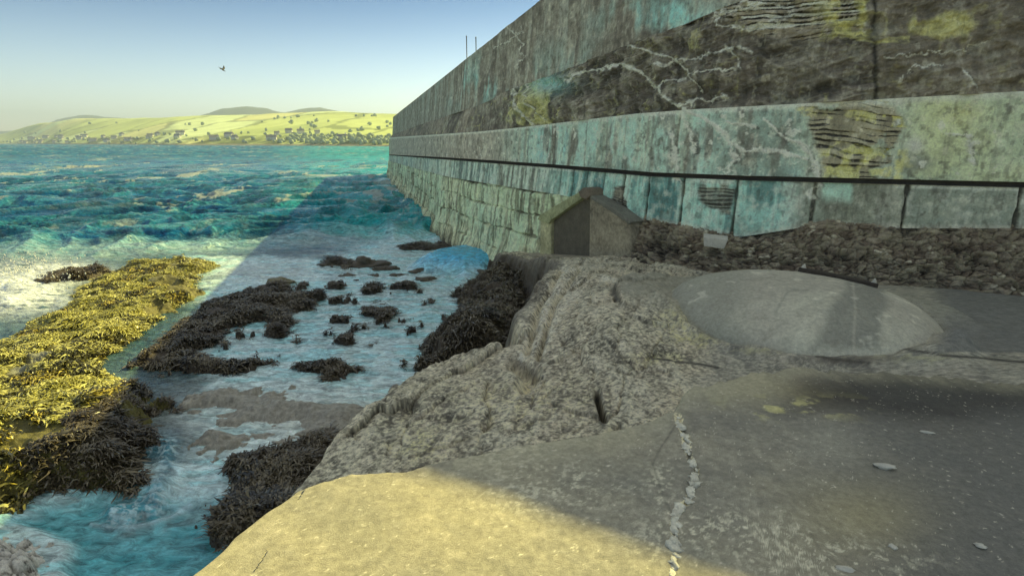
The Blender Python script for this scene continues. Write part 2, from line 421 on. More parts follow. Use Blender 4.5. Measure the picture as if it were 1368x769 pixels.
def f_mid(s, Z, t, px, py):       # rough dark band between A and B, leaning out
    n = fbm(s * .7, Z * 1.3, o=6, seed=21); n2 = fbm(s * 3, Z * 3, o=5, seed=22, ridge=True)
    st = streaks(s, Z, 6, 23)
    near = ss(640, 720, px)
    q2 = fbm((s * .30 - Z) * 4.5 + .35 * n, (s + Z) * .45, o=6, seed=26, g=.6)
    n3 = fbm((s + Z * 1.4) * 1.6, (Z - s * .3) * 2.6, o=6, seed=25, ridge=True, g=.55); d = n * .17 * (.3 + near) + n2 * .05 * (.3 + near) + n3 * .09 * (.2 + near)
    lump = np.exp(-(((px - 735) / 48) ** 2 + ((py - 135) / 22) ** 2)); d += lump * .22
    c = np.broadcast_to(lin(76, 72, 63, SH), s.shape + (3,)).copy()
    c = mixc(c, ss(-.1, .5, st) * .6, lin(98, 98, 86, SH)); c = mixc(c, ss(.15, .4, q2) * .65 * near, lin(120, 118, 104, SH)); c = mixc(c, ss(.08, .3, -q2) * .8 * near, lin(48, 46, 40, SH)); d = d + q2 * .09 * near; c = mixc(c, ss(.3, .65, n3) * .3, lin(128, 126, 110, SH)); c = mixc(c, ss(-.1, .5, -n3) * .7, G_black); c = mixc(c, ss(0, .45, -n) * .7, G_dark); c = mixc(c, ss(.1, .6, -st) * .7, G_black)
    c = mixc(c, (px < 680) * .5 * ss(-.2, .6, n), lin(110, 102, 88, SH))
    c = mixc(c, ss(.35, .7, np.exp(-(((px - 715) / 30) ** 2 + ((py - 140) / 30) ** 2)) * .8 + n2 * .5 + .3 * st) * .6, G_yel)
    c = mixc(c, np.exp(-(((px - 735) / 30) ** 2 + ((py - 112) / 14) ** 2)) * .8, lin(92, 140, 136, SH))
    c = mixc(c, ss(1165, 1178, px) * .75, lin(88, 84, 72, SH) * (1 + .2 * n[..., None]))
    c = mixc(c, np.exp(-((px - 1168 - (py - 60) * .03) / 3.2) ** 2) * (py < 135), G_black); d -= .03 * np.exp(-((px - 1168) / 2.5) ** 2)
    sm = ss(0, 6, sdf(px + n * 30, py + n2 * 14, SL1)); sd_, e, h = strata(s, Z, 3)
    d = d + sm * sd_; c = mixc(c, sm, lin(112, 108, 94, SH)); c = mixc(c, sm * (h > .6), G_white * .8); c = mixc(c, sm * (e < .2), G_black)
    c = mixc(c, sm * ss(1075, 1120, px) * ss(-.2, .3, n2) * .9, G_yel)
    c = mixc(c, ss(.1, .5, fbm(px * .02, py * .09, o=4, seed=29)) * np.exp(-((py - 56) / 12) ** 2) * ss(1000, 1060, px) * (px < 1215) * .8, G_yel)
    c = mixc(c, ss(.3, .8, np.exp(-(((px - 1260) / 45) ** 2 + ((py - 35) / 14) ** 2)) + n2 * .6) * .6, G_yel)
    vm = vein_mask(px, py); c = mixc(c, np.roll(vm, (-3, 3), (0, 1)) * .8, G_black); c = mixc(c, vm * 1.05, G_white); d = d + vm * .02
    return d, c

def f_band(s, Z, t, px, py):      # concrete band between B and the string course
    n = fbm(s * .8, Z * 1.2, o=6, seed=41); st = streaks(s, Z, 5.5, 42); fn = fbm(s * 7, Z * 7, o=4, seed=43)
    d = n * .018 + fn * .008
    c = np.broadcast_to(lin(100, 112, 98, SH), s.shape + (3,)).copy()
    tealz = ss(660, 740, px) * (1 - ss(1040, 1090, px))
    c = mixc(c, (1 - ss(640, 720, px)), lin(100, 97, 86, SH) * (1 + .2 * st[..., None]))
    c = mixc(c, tealz * .85 * ss(-.5, .3, st), lin(132, 168, 156, SH))
    c = mixc(c, tealz * ss(.0, .45, -n + .3 * st) * .8, lin(76, 92, 84, SH)); c = mixc(c, tealz * ss(.1, .5, fbm(s * 2, Z * 1, seed=45)) * .6, G_blue)
    c = mixc(c, ss(930, 960, px) * (1 - ss(1050, 1075, px)) * .75, lin(76, 88, 80, SH))
    c = mixc(c, ss(.1, .5, fbm(s * 4, Z * 1.2, o=4, seed=46)) * tealz * .8, G_dark)
    right = ss(1190, 1250, px)
    c = mixc(c, right * .9, lin(110, 124, 100, SH)); c = mixc(c, right * ss(-.1, .5, n) * .6, lin(126, 134, 92, SH)); c = mixc(c, ss(1240, 1368, px) * ss(-.2, .5, st) * .5, lin(128, 140, 124, SH))
    c = mixc(c, .8 * np.exp(-(((px - 1222) / 10) ** 2 + ((py - 195) / 9) ** 2)), G_white); c = mixc(c, .8 * np.exp(-(((px - 1225) / 22) ** 2 + ((py - 218) / 10) ** 2)), lin(74, 82, 84, SH))
    c = mixc(c, ss(.42, .6, fn) * .5, G_white); c = mixc(c, ss(.35, .6, -fn) * .6, G_black)
    sm = ss(-4, 8, sdf(px + n * 45 + fn * 12, py + fn * 22 + n * 16, SL2)); sd_, e, h = strata(s, Z * .8 + .05 * n, 13)
    d = d + sm * sd_ * .9; c = mixc(c, sm, lin(96, 94, 74, SH)); c = mixc(c, sm * (e < .2), G_black); c = mixc(c, sm * (h > .5) * ss(-.3, .3, fn + n) * .9, G_yel)
    c = mixc(c, ss(1085, 1110, px) * (1 - ss(1200, 1230, px)) * ss(190, 210, py) * ss(-.2, .3, fn) * .8, G_yel * .85)
    c = mixc(c, np.exp(-(((px - 1290) / 30) ** 2 + ((py - 150) / 16) ** 2)) * .4, G_yel)
    # board joints
    for sj in np.arange(arc[6] + .4, arc[-1], 1.25):
        if sj > arc[9] + 2.2: break
        g = np.exp(-((s - sj + .02 * n) / .022) ** 2); d -= g * .02; c = mixc(c, g * .7, G_black)
    vm = vein_mask(px, py); c = mixc(c, np.roll(vm, (-3, 3), (0, 1)) * .8, G_black); c = mixc(c, vm * 1.05, G_white); d = d + vm * .012
    c = mixc(c, ss(.9, 1, t) * .5, G_white)
    return d, c

joint_px = [752, 768, 786, 809, 836, 869, 915, 986, 1090, 1213, 1364]
joints = list(np.interp(joint_px, SCOL, S))
sj = joints[0]
while sj > .5:
    sj -= 1.0 + .25 * random.random(); joints.append(sj)
joints.append(np.interp(1500, SCOL, S))
joints = np.sort(joints)

def f_block(s, Z, t, px, py):     # dressed block course under the string course
    idx = np.searchsorted(joints, s); dj = np.min(np.abs(s[..., None] - joints[None, None] + 0.0), -1) if s.size < 0 else np.minimum(np.abs(s - joints[np.clip(idx - 1, 0, len(joints) - 1)]), np.abs(s - joints[np.clip(idx, 0, len(joints) - 1)]))
    tone = _h(idx.astype(float), idx * 0., idx * 0., 3)
    n = fbm(s * 1.1, Z * 1.4, o=6, seed=51); st = streaks(s, Z, 7, 52); fn = fbm(s * 8, Z * 8, o=4, seed=53)
    wj = .022 + .012 * noise(Z * 6, s * 2, seed=8)
    g = 1 - ss(wj * .6, wj * 1.5, dj)
    d = (tone - .5) * .03 + n * .02 + fn * .008 - g * .06
    c = np.broadcast_to(lin(96, 106, 94, SH), s.shape + (3,)).copy()
    tz = ss(700, 780, px) * (1 - ss(1030, 1075, px))
    c = mixc(c, tz * .9, lin(66, 116, 114, SH)); c = mixc(c, tz * (tone > .6) * .6, lin(118, 160, 148, SH)); c = mixc(c, tz * ss(0, .5, st) * .6, lin(130, 162, 148, SH)); c = mixc(c, tz * ss(.1, .5, -st - n) * .7, lin(48, 84, 84, SH))
    lf = 1 - ss(690, 760, px)
    c = mixc(c, lf * .8, lin(118, 136, 120, SH)); c = mixc(c, lf * ss(-.1, .35, st) * .8, lin(156, 176, 160, SH)); c = mixc(c, lf * ss(.05, .35, -st) * .8, G_dark); c = mixc(c, lf * (tone > .55) * .25, G_blue)
    c = mixc(c, ss(-.1, .5, fn + st) * .25, G_white)
    c = mixc(c, ss(1090, 1110, px) * (1 - ss(1205, 1213, px)) * .5, lin(88, 90, 74, SH)); c = mixc(c, ss(1095, 1105, px) * (1 - ss(1135, 1142, px)) * ss(.45, .8, t) * .9, lin(142, 182, 164, SH))
    sm = ss(0, 4, sdf(px + fn * 6, py, SL3)) + .8 * ss(0, 6, sdf(px + n * 10, py + fn * 6, SLC)) * (px > 900)
    sd_, e, h = strata(s, Z * 1.3, 33); d = d + np.clip(sm, 0, 1) * sd_ * .7; c = mixc(c, sm, lin(80, 78, 68, SH)); c = mixc(c, sm * (e < .3), G_black)
    c = mixc(c, ss(.88, .96, t) * ss(-.2, .3, n) * .5, G_white)
    c = mixc(c, (1 - ss(.0, .14, t)) * ss(830, 860, px) * .5, lin(140, 138, 124, SH))
    c = mixc(c, g * .9, G_black)
    vm = vein_mask(px, py); c = mixc(c, np.roll(vm, (-3, 3), (0, 1)) * .8, G_black); c = mixc(c, vm, G_white)
    return d, c

def f_mason(s, Z, t, px, py):     # coursed rubble down to the water
    n0 = fbm(s * .8, Z * .8, o=3, seed=61)
    zz = Z * 1.75 + n0 * .18; row = np.floor(zz); fz = zz - row
    ss_ = s * 1.15 + _h(row, row * 0, row * 0, 5) * 3 + n0 * .2; bi = np.floor(ss_); fs = ss_ - bi
    sh = _h(bi, row, row * 0, 6)
    e = np.minimum(np.minimum(fz, 1 - fz) / 1.75, np.minimum(fs, 1 - fs) / 1.15)
    n = fbm(s * 2, Z * 2, o=6, seed=62); fn = fbm(s * 6, Z * 6, o=5, seed=63, ridge=True); st = streaks(s, Z, 6, 64)
    g = (1 - ss(.005, .045, e + n * .05)) * ss(-.35, .2, fbm(s * 1.5, Z * 1.5, o=4, seed=67))
    d = (sh - .5) * .07 + n * .05 + fn * .025 - g * .06
    foot = 1 - ss(SEA, SEA + 1.0, Z)
    d += foot * (.15 + .2 * fbm(s * 1.2, Z * 1.2, o=4, seed=66))
    c = np.broadcast_to(lin(120, 136, 118, SH), s.shape + (3,)).copy()
    c = mixc(c, (sh > .5) * .45, lin(146, 172, 158, SH)); c = mixc(c, (sh < .25) * .5, lin(100, 98, 84, SH))
    c = mixc(c, ss(0, .4, st) * .5, lin(164, 176, 160, SH)); c = mixc(c, ss(.0, .4, -st) * .75, G_dark); c = mixc(c, ss(0, .4, -n) * .4, lin(96, 98, 84, SH))
    c = mixc(c, g * .85, G_black)
    c = mixc(c, ss(0, 1, 1 - ss(SEA + .1, SEA + 1.5, Z + n * .5)) * .8, lin(112, 110, 92, SH))
    c = mixc(c, (1 - ss(SEA, SEA + .45, Z + n * .3)) * .9, lin(66, 60, 50, SH))
    return d, c

def f_foot(s, Z, t, px, py):      # broken rock and rubble at the foot, right part
    q = t * 1.25
    wv = fbm(s * 2, q * 2, o=3, seed=70) * .5
    d1, d2, iv = worley(s * 7.0 + wv, q * 11 + wv, 71); e1, e2, jv = worley(s * 13 + wv, q * 17, 72)
    n = fbm(s * 1.3, q * 2, o=6, seed=73); fn = fbm(s * 8, q * 8, o=5, seed=74, ridge=True)
    rr = fbm(s * 4 + wv, q * 5, o=6, seed=75, g=.62, ridge=True)
    d = (ss(.0, .2, d2 - d1) * .05 + (iv - .5) * .045 + (jv - .5) * .03 + (e2 - e1) * .015 + n * .17 + rr * .11 + fn * .03) * np.sin(np.clip(t, .02, .97) * math.pi) ** .5
    c = np.broadcast_to(lin(74, 68, 58, SH), s.shape + (3,)).copy()
    c = mixc(c, (iv > .7) * .5, lin(110, 106, 92, SH)); c = mixc(c, ss(0, .5, -n) * .6, G_black); c = mixc(c, (jv > .88) * .8 * ss(.1, .3, e2 - e1) * ss(-.1, .3, n), lin(140, 140, 124, SH))
    c = mixc(c, (1 - ss(0, .1, d2 - d1 + .1 * n)) * .25, G_black); c = mixc(c, ss(.0, .5, -rr) * .75, lin(44, 42, 36, SH)); c = mixc(c, ss(.25, .6, rr) * .4, lin(104, 102, 88, SH))
    c = mixc(c, ss(.2, .6, fn) * .3, lin(112, 112, 92, SH))
    return d, c

W = empty('harbour_wall', (SX[0], SY[0], SEA), label='tall weathered concrete and stone harbour wall running out into the sea', cat='harbour wall')
Wp = empty('tmp'); bpy.data.objects.remove(Wp)
def wp(o):   # keep world positions under the wall's empty
    o.matrix_parent_inverse = Matrix.Translation(-Vector((SX[0], SY[0], SEA)))
    return o
wp(wall_band('parapet', zA - .002, zTop, -.47, -.62, 150, f_upper, M_wall, W, 1.15))
wp(wall_band('render_band', zB, zA, -.22, -.47, 200, f_mid, M_wall, W, .98))
wp(wall_band('concrete_band', zC + .035, zB, -.04, -.10, 170, f_band, M_wall, W, 1.32))
zE0 = np.where(nearE, zE, zC - .62)
wp(wall_band('block_course', zE0, zC - .035, .10, .02, 130, f_block, M_wall, W, .95))
ext_i = np.where(SCOL < 845)[0][-1]
def cut(name, i0, i1, *a):
    global S, SX, SY, NX, NY
    sv = (S, SX, SY, NX, NY)
    S, SX, SY, NX, NY = [q[i0:i1] for q in sv]
    try:
        z0, z1 = a[0][i0:i1], a[1][i0:i1]
        o = wall_band(name, z0, z1, *a[2:])
    finally:
        S, SX, SY, NX, NY = sv
    return o
wp(cut('stone_masonry', 0, ext_i, np.full(len(S), SEA - .9), zE0 + .004, .45, .10, 220, f_mason, M_mason, W, 1.45))

# ledges and the string course shadow gap as swept strips; back, top and end of the wall
def strip(name, prof, i0, i1, mat, colr, parent, rough_disp=0.):
    """prof: list of (offset array or number, z array)"""
    n = i1 - i0; V = []
    for o, z in prof:
        o = np.zeros(len(S)) + o
        j = rough_disp * fbm(S * 2, z * 3, o=4, seed=81)
        V.append(np.stack([SX + NX * (o + j), SY + NY * (o + j), z + j * .3], -1)[i0:i1])
    V = np.array(V)
    c = np.broadcast_to(colr, V.shape).copy()
    c *= (1 + .25 * fbm(V[..., 0] * 2, V[..., 1] * 2, o=4, seed=82))[..., None]
    return mesh_obj(name, V, grid_faces(len(prof), n), mat, c, parent=parent)
nS = len(S)
wp(strip('band_ledge', [(-.13, zB - .001), (-.40, zB + .01)], 0, nS, M_wall, lin(120, 130, 114, SH), W))
wp(strip('course_groove', [(.05, zC - .037), (-.12, zC - .03), (-.12, zC + .03), (-.02, zC + .037)], 0, nS, M_wall, G_black, W))  # shadow inside the groove put in as near-black colour
wp(strip('course_foot', [(-.3, zE0 - .02), (.12, zE0 - .02)], 0, nS, M_wall, G_dark, W))
lipn = SCOL < 860
wp(strip('parapet_foot', [(-.50, zA + .01), (-.45, zA - .02)], 0, nS, M_wall, G_grey, W))
BK = -2.6
top_c = lin(120, 120, 110, .8)
wp(strip('wall_top', [(-.62, zTop), (BK, zTop + .02), (BK, zTop * 0 + SEA - .9)], 0, nS, M_wall, top_c, W))
for nm, i in (('end_face', 0),):
    offs = [(.45, SEA - .9), (.1, zE0[i]), (.02, zC[i]), (-.1, zB[i]), (-.22, zB[i] + .01), (-.47, zA[i]), (-.62, zTop[i]), (BK, zTop[i] + .02), (BK, SEA - .9)]
    V = [(SX[i] + NX[i] * o, SY[i] + NY[i] * o, z) for o, z in offs]
    e = mesh_obj(nm, np.array(V), [list(range(len(V)))], M_wall, np.broadcast_to(G_grey, (len(V), 3)), smooth=False, parent=W); wp(e)

# two thin posts on the parapet
for i, (pp, hh, lb) in enumerate((((622, 82), .9, 'taller thin grey post on the parapet top, left of the other'), ((634, 72), .6, 'shorter thin grey post on the parapet top, right of the other'))):
    j = int(np.argmin(np.abs(proj(SX + NX * -.8, SY + NY * -.8, zTop)[0] - pp[0])))
    V, Fc = [], []
    x, y = SX[j] - NX[j] * .85, SY[j] - NY[j] * .85
    for a, r0, za in ((0, .03, 0), (1, .03, hh), ):
        pass
    ring = [(math.cos(q * math.pi / 4), math.sin(q * math.pi / 4)) for q in range(8)]
    prof = [(.05, 0), (.05, .03), (.017, .035), (.016, hh - .03), (.022, hh - .03), (.022, hh), (.01, hh + .02)]
    for r, z in prof: V += [(x + r * c, y + r * s_, zTop[j] - .01 + z) for c, s_ in ring]
    for a in range(len(prof) - 1): Fc += [[a * 8 + b, a * 8 + (b + 1) % 8, a * 8 + 8 + (b + 1) % 8, a * 8 + 8 + b] for b in range(8)]
    mesh_obj('post', V, Fc, M_post, label=lb, cat='post')

# ================================================================ SHORE TERRAIN
def zup(X, Y):
    return -1.68 - .062 * np.clip(Y - 2.6, 0, None) - .10 * np.clip(Y - 9.6, 0, 6) - .10 * np.clip(-X, 0, 4)
def wpoly(pts, z): return [on_level(a, b, z) for a, b in pts]
U = wpoly([(330, 900), (405, 700), (455, 640), (500, 606), (540, 572), (570, 545), (600, 512), (650, 503), (690, 500), (697, 470), (708, 425), (728, 385), (752, 356)], -2.1)
U += [on_depth(700, 352, 12.2)[:2], on_depth(676, 350, 13.0)[:2], on_depth(664, 345, 14.6)[:2], (2.5, 17), (30, 16), (30, -6), (-2.0, -6), (-2.0, 0)]
reefs = [  # polygon at sea level, crest height above SEA, bank width, weed colour index (0 yellow, 1 dark), weed density
 ([(-300, 560), (-60, 480), (9, 443), (75, 403), (120, 372), (160, 352), (240, 345), (312, 348), (280, 368), (277, 398), (230, 425), (195, 455), (160, 492), (60, 498), (-300, 520)], .20, .9, 0),
 ([(-400, 520), (9, 492), (120, 500), (185, 512), (252, 524), (238, 548), (215, 570), (190, 598), (205, 650), (150, 658), (70, 668), (-20, 690), (-400, 760)], .36, .6, 0),
 ([(165, 488), (200, 455), (262, 412), (300, 398), (330, 385), (352, 378), (392, 372), (378, 392), (455, 393), (430, 408), (398, 418), (393, 452), (358, 455), (345, 428), (310, 440), (295, 455), (270, 462), (285, 478), (380, 482), (470, 490), (470, 512), (425, 512), (380, 496), (260, 499)], .12, .35, 1),
 ([(560, 452), (590, 440), (625, 420), (620, 405), (600, 395), (660, 372), (690, 360), (740, 380), (720, 470), (700, 505), (560, 496)], .62, .9, 1),
 ([(278, 655), (290, 622), (330, 598), (345, 592), (360, 615), (410, 600), (460, 590), (512, 580), (560, 600), (480, 720), (340, 760), (275, 705)], .24, .45, 1),
 ([(-200, 700), (20, 712), (90, 722), (105, 745), (70, 800), (-200, 900)], .16, .5, 2),
 ([(30, 378), (70, 366), (150, 360), (165, 368), (90, 382), (50, 388)], .26, .5, 1),
 ([(420, 350), (450, 344), (480, 350), (475, 358), (440, 357)], .16, .4, 1),
 ([(535, 545), (560, 532), (600, 525), (590, 545), (548, 552)], .25, .3, 1),
 ([(520, 325), (600, 322), (640, 330), (600, 336), (530, 333)], .1, .5, 1),
] + [([(215, 520), (300, 505), (480, 512), (600, 498), (560, 560), (500, 606), (420, 600), (340, 600), (250, 660), (225, 600)], .045, .6, 3)]
RE = [(wpoly(p, SEA + .05), h, wd, k) for p, h, wd, k in reefs]

def terrain(X, Y):
    wx = fbm(X * 1.3, Y * 1.3, o=4, seed=101) * .28; wy = fbm(X * 1.3, Y * 1.3, o=4, seed=102) * .28
    wx2 = wx + fbm(X * 4, Y * 4, o=5, seed=103, g=.65) * .3; wy = wy + fbm(X * 4, Y * 4, o=5, seed=108, g=.65) * .3
    base = np.full(X.shape, SEA - .32) + fbm(X * .7, Y * .7, o=4, seed=104) * .12
    kind = np.full(X.shape, -1.); weed = np.zeros(X.shape)
    for (p, h, wd, kd) in RE:
        d = sdf(X + wx2, Y + wy, p)
        hh = SEA - .32 + (h + .32) * ss(-wd * .55, wd, d)
        hh = hh + fbm(X * 1.8, Y * 2.6, o=5, seed=105) * .15 * ss(-.2, .3, d)
        kind = np.where((hh > base) & (d > -wd * .6), kd, kind)
        weed = np.maximum(weed, ss(-.12, .06, d) * (kd < 2))
        base = np.maximum(base, hh)
    pt = fbm(X * 2.3, Y * 2.3, o=5, seed=116, g=.6)
    zone = ss(-.3, .3, sdf(X, Y, wpoly([(200, 395), (330, 375), (560, 380), (620, 440), (570, 505), (200, 530)], SEA)))
    free = kind < 0; bump_ = zone * ss(.06, .42, pt); kind = np.where((bump_ > .5) & free, 1, kind); base = np.where(free, np.maximum(base, SEA - .32 + bump_ * .42 + .03 * pt), base)
    # upland
    up = zup(X, Y)
    dU = sdf(X + wx * .35, Y + wy * .35, U)
    fdir = (X * .8 + Y * .6)
    strat = fbm((X * .94 - Y * .34) * 3.0 + wx, (X * .34 + Y * .94) * .9, o=6, seed=107, ridge=True)
    n = fbm(X * 1.1, Y * 1.1, o=5, seed=106)
    px, py = proj(X, Y, up)
    rocky = ss(-20, 60, (930 - px) + (py - 430) * -.0 - np.clip(500 - py, 0, 400) * -.15) * (1 - ss(560, 640, py))
    rocky = np.clip(rocky, .12, 1)
    w1_, w2_, wi_ = worley((X * .94 - Y * .34) * 2.6 + wx, (X * .34 + Y * .94) * 1.3 + wy, 109)
    q1_, q2_, wj_ = worley((X * .94 - Y * .34) * 7 + wx * 2, (X * .34 + Y * .94) * 4.2 + wy * 2, 117)
    fb = fbm(X * 15, Y * 15, o=4, seed=110, g=.6, ridge=True)
    up = up + rocky * (strat * .025 + n * .05 + (wi_ - .5) * .06 + (wj_ - .5) * .0 + ss(0, .06, w2_ - w1_) * .02 + fb * .007) + (1 - rocky) * n * .02
    up += .22 * np.exp(-(((px - 800) / 90) ** 2 + ((py - 420) / 60) ** 2))
    # notches in the edge
    up -= .13 * np.exp(-(dpoly(px, py, [(688, 486), (712, 500), (700, 512)]) / 9) ** 2)
    up -= .22 * np.exp(-(dpoly(px, py, [(797, 532), (808, 568)]) / 3) ** 2)
    up -= .09 * np.exp(-(dpoly(px + 3 * strat, py, [(752, 372), (728, 410), (704, 470)]) / 4) ** 2)
    up -= .08 * np.exp(-(dpoly(px, py, [(775, 372), (742, 420), (720, 480)]) / 3.5) ** 2)
    up += (.05 + .07 * fbm(X * 3, Y * 3, o=4, seed=118)) * np.exp(-((np.hypot(X - 3.02, (Y - 5.55) / 1.05) - 1.38) / .10) ** 2) * (Y < 5.9)
    yl = np.interp(px, [860, 905, 970, 1110, 1265, 1400], [372, 380, 402, 452, 462, 472]); up += (.12 + .06 * fbm(X * 4, Y * 4, o=4, seed=119)) * np.exp(-(np.clip(py - yl - 6, -99, 99) / np.where(py < yl + 6, 5, 24)) ** 2) * ss(905, 990, px) * (1 - ss(1270, 1330, px))
    # ring terrace round the dome
    r = np.hypot((X - DX) / 1.0, (Y - DY) / 1.05)
    up += .13 * (1 - ss(DR * 1.36, DR * 1.41, r)) * ss(DY - .6, DY + .2, Y)
    cl = ss(-.50, .03, dU + .10 * strat)
    z = base * (1 - cl) + np.maximum(up, base) * cl
    z = z + (1 - cl) * cl * 4 * (strat * .12)
    cliff = cl * (1 - cl) * 4
    return z, cl, cliff, kind, weed, rocky, strat, n, dU
DX, DY = 3.02, 5.55
DR = 1.36

# slab outline: X -> front edge Y
SLX = np.array([-1.27, -1.235, -1.13, -1.03, -.92, -.81, -.53, -.14, .25, .6, 1.03, 1.29, 1.8, 2.39, 3.67, 6, 14])
SLY = np.array([1.50, 1.72, 2.02, 2.27, 2.36, 2.40, 2.43, 2.59, 2.72, 2.84, 3.12, 3.5, 3.7, 3.8, 3.62, 3.0, 1.5])
def slab_y(X): return np.interp(X, SLX, SLY)
def slab_z(X, Y): return -1.6 - .018 * np.clip(X - 0, 0, 9) + 0 * Y

nr, nc = 760, 1050
tt = np.interp(np.linspace(0, 1, nc), [0, .18, .88, 1], [-1.9, -.95, .62, 1.75])
yy = np.exp(np.interp(np.linspace(0, 1, nr), [0, .08, .9, 1], np.log([.9, 2.2, 13.5, 22])))
TY = np.broadcast_to(yy[:, None], (nr, nc)).copy(); TX = tt[None] * (TY + .35)
TZ, cl, cliff, kind, weed, rocky, strat, tn, dU = terrain(TX, TY)
ins = (TX > -1.3) & (TY < slab_y(TX) - .05)
TZ = np.where(ins, np.minimum(TZ, slab_z(TX, TY) - .12), TZ)
edge_drop = np.interp(TX, [-.6, -.1, .3], [.13, .05, .02]); slab_d = TY - slab_y(np.clip(TX, -1.2, 20)); TZ = np.where((TX > -1.7), np.minimum(TZ, slab_z(TX, TY) - edge_drop + .45 * np.clip(slab_d - .1, 0, 9) + .03 * noise(TX * 7, TY * 7, seed=5)), TZ)
p1, p2, pv_ = worley(TX * 9, TY * 9, 115); TZ = TZ + (kind == 2) * (1 - cl) * (ss(0, .4, p2 - p1) * .05 + (pv_ - .5) * .04)
fine1 = fbm(TX * 6, TY * 6, o=4, seed=111); TZ = TZ + fine1 * .012 * np.clip(rocky + (1 - cl), 0, 1) + (1 - cl) * fbm(TX * 14, TY * 14, o=3, seed=112) * .012
TZ = TZ - .16 * np.exp(-((TX - 1.2) ** 2 + (TY - 12.1) ** 2) / .8)
px, py = proj(TX, TY, TZ)
# own colours
c = np.broadcast_to(lin(118, 115, 100, SH), TX.shape + (3,)).copy()
c = mixc(c, ss(0, .5, strat) * .55, lin(128, 130, 116, SH)); c = mixc(c, ss(.1, .6, -strat) * .6, lin(62, 62, 54, SH)); c = mixc(c, ss(.1, .6, tn) * .4, lin(112, 112, 92, SH))
ck = fbm((TX * .94 - TY * .34 + .25 * tn) * 1.7, (TX * .34 + TY * .94) * .8, o=5, seed=119, g=.55, ridge=True)
ck2 = fbm(TX * 3.1 + .2 * tn, TY * 3.1, o=4, seed=124, ridge=True)
TZ = TZ - ss(.45, .8, ck) * .035 * rocky * cl
c = mixc(c, ss(.45, .7, ck) * .75, lin(46, 45, 40, SH)); c = mixc(c, ss(.5, .75, ck2) * .55, lin(50, 50, 44, SH))
fol = fbm((TX * .94 - TY * .34 + .12 * tn) * 16, (TX * .34 + TY * .94) * 3.2, o=5, seed=117, g=.62)
c = mixc(c, ss(.05, .4, fol) * .4, lin(138, 136, 122, SH)); c = mixc(c, ss(.03, .4, -fol) * .5, lin(54, 53, 46, SH)); TZ = TZ + fol * .006 * rocky * cl
sp = fbm(TX * 24, TY * 24, o=4, seed=113, g=.7); sp2 = fbm(TX * 48, TY * 48, o=3, seed=114, g=.7)
c = mixc(c, ss(.2, .45, sp) * .55, lin(142, 142, 122, SH)); c = mixc(c, ss(.15, .45, -sp) * .7, lin(50, 50, 44, SH)); c = mixc(c, ss(.1, .35, sp2) * .5, lin(156, 156, 138, SH)); c = mixc(c, ss(.1, .35, -sp2) * .6, lin(48, 48, 42, SH))
for (ax, ay, bx, by, k_) in ((905, 425, 42, 24, .8), (935, 452, 55, 16, .6), (700, 535, 110, 30, .25), (880, 478, 40, 8, .5), (1010, 468, 50, 7, .6), (560, 590, 40, 25, .4), (1220, 478, 90, 8, .6)):
    c = mixc(c, np.exp(-(((px - ax) / bx) ** 2 + ((py - ay) / by) ** 2)) * 1.0 + sp * .8 + sp2 * .5 - .62, lin(134, 134, 90, SH) * .9) if k_ > .5 else mixc(c, np.exp(-(((px - ax) / bx) ** 2 + ((py - ay) / by) ** 2)) * k_ * ss(0, .4, sp + sp2), lin(138, 138, 88, SH))
c = mixc(c, np.exp(-(dpoly(px + 10 * sp, py + 8 * sp, [(688, 482), (700, 498), (716, 500)]) / 9) ** 2) * .5, lin(44, 43, 38, SH)); c = mixc(c, np.exp(-(dpoly(px + 3 * sp, py, [(797, 532), (806, 566)]) / 5) ** 2) * .85, lin(36, 35, 31, SH))  # shade of the notches put in as dark colour
for (pts, wd) in (([(758, 356), (735, 392), (705, 460), (695, 480)], 2.2), ([(768, 362), (748, 395), (718, 450), (700, 482)], 1.8), ([(782, 372), (742, 425), (722, 470)], 2), ([(806, 372), (825, 374)], 2.5)):
    d = dpoly(px + sp * 12, py + sp * 9, pts); c = mixc(c, np.exp(-(d / wd) ** 2) * .8, lin(172, 174, 160, SH))
rD = np.hypot(TX - DX, (TY - DY) / 1.05); smoothz = ss(900, 960, px + 40 * tn) * cl
c = mixc(c, smoothz * .5, lin(88, 91, 86, SH))
c = mixc(c, smoothz * ss(1235, 1275, px) * (py < 470) * .85, lin(72, 75, 73, SH))
for pts in ([(1100, 458), (1180, 462), (1260, 475), (1368, 482)], [(960, 400), (1050, 440), (1110, 458)], [(870, 478), (940, 486), (960, 490)], [(880, 380), (925, 388)], [(1090, 475), (1160, 484)]):
    d = dpoly(px, py + 3 * tn, pts); c = mixc(c, np.exp(-(d / 1.6) ** 2), G_black)
c = mixc(c, np.exp(-(((px - 1130) / 60) ** 2 + ((py - 480) / 6) ** 2)) * .8, lin(56, 54, 48, SH))
c = mixc(c, (1 - ss(DR * 1.33, DR * 1.37, rD)) * ss(DY - .5, DY + .2, TY) * .8, lin(96, 98, 88, SH)); c = mixc(c, np.exp(-((rD - DR * 1.39) / .035) ** 2) * ss(DY - .5, DY + .2, TY) * .8, G_black)
c = mixc(c, (1 - ss(-.08, .16, dU + .1 * sp)) * (TY > 5.2) * (TX < 1.5) * .85, lin(62, 61, 56, SH))
c = mixc(c, cliff * .75, lin(58, 57, 50, SH)); c = mixc(c, (1 - cl) * .95, lin(60, 55, 44, .9))
c = mixc(c, (1 - cl) * (kind == 2), lin(138, 140, 134, SH) * (.35 + .75 * ss(0, .3, p2 - p1) * (.6 + .7 * pv_))[..., None])
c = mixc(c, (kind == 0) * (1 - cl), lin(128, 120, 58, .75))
c = mixc(c, (1 - cl) * ss(.1, .4, tn) * (kind == 0) * .8, lin(170, 170, 150, .8))
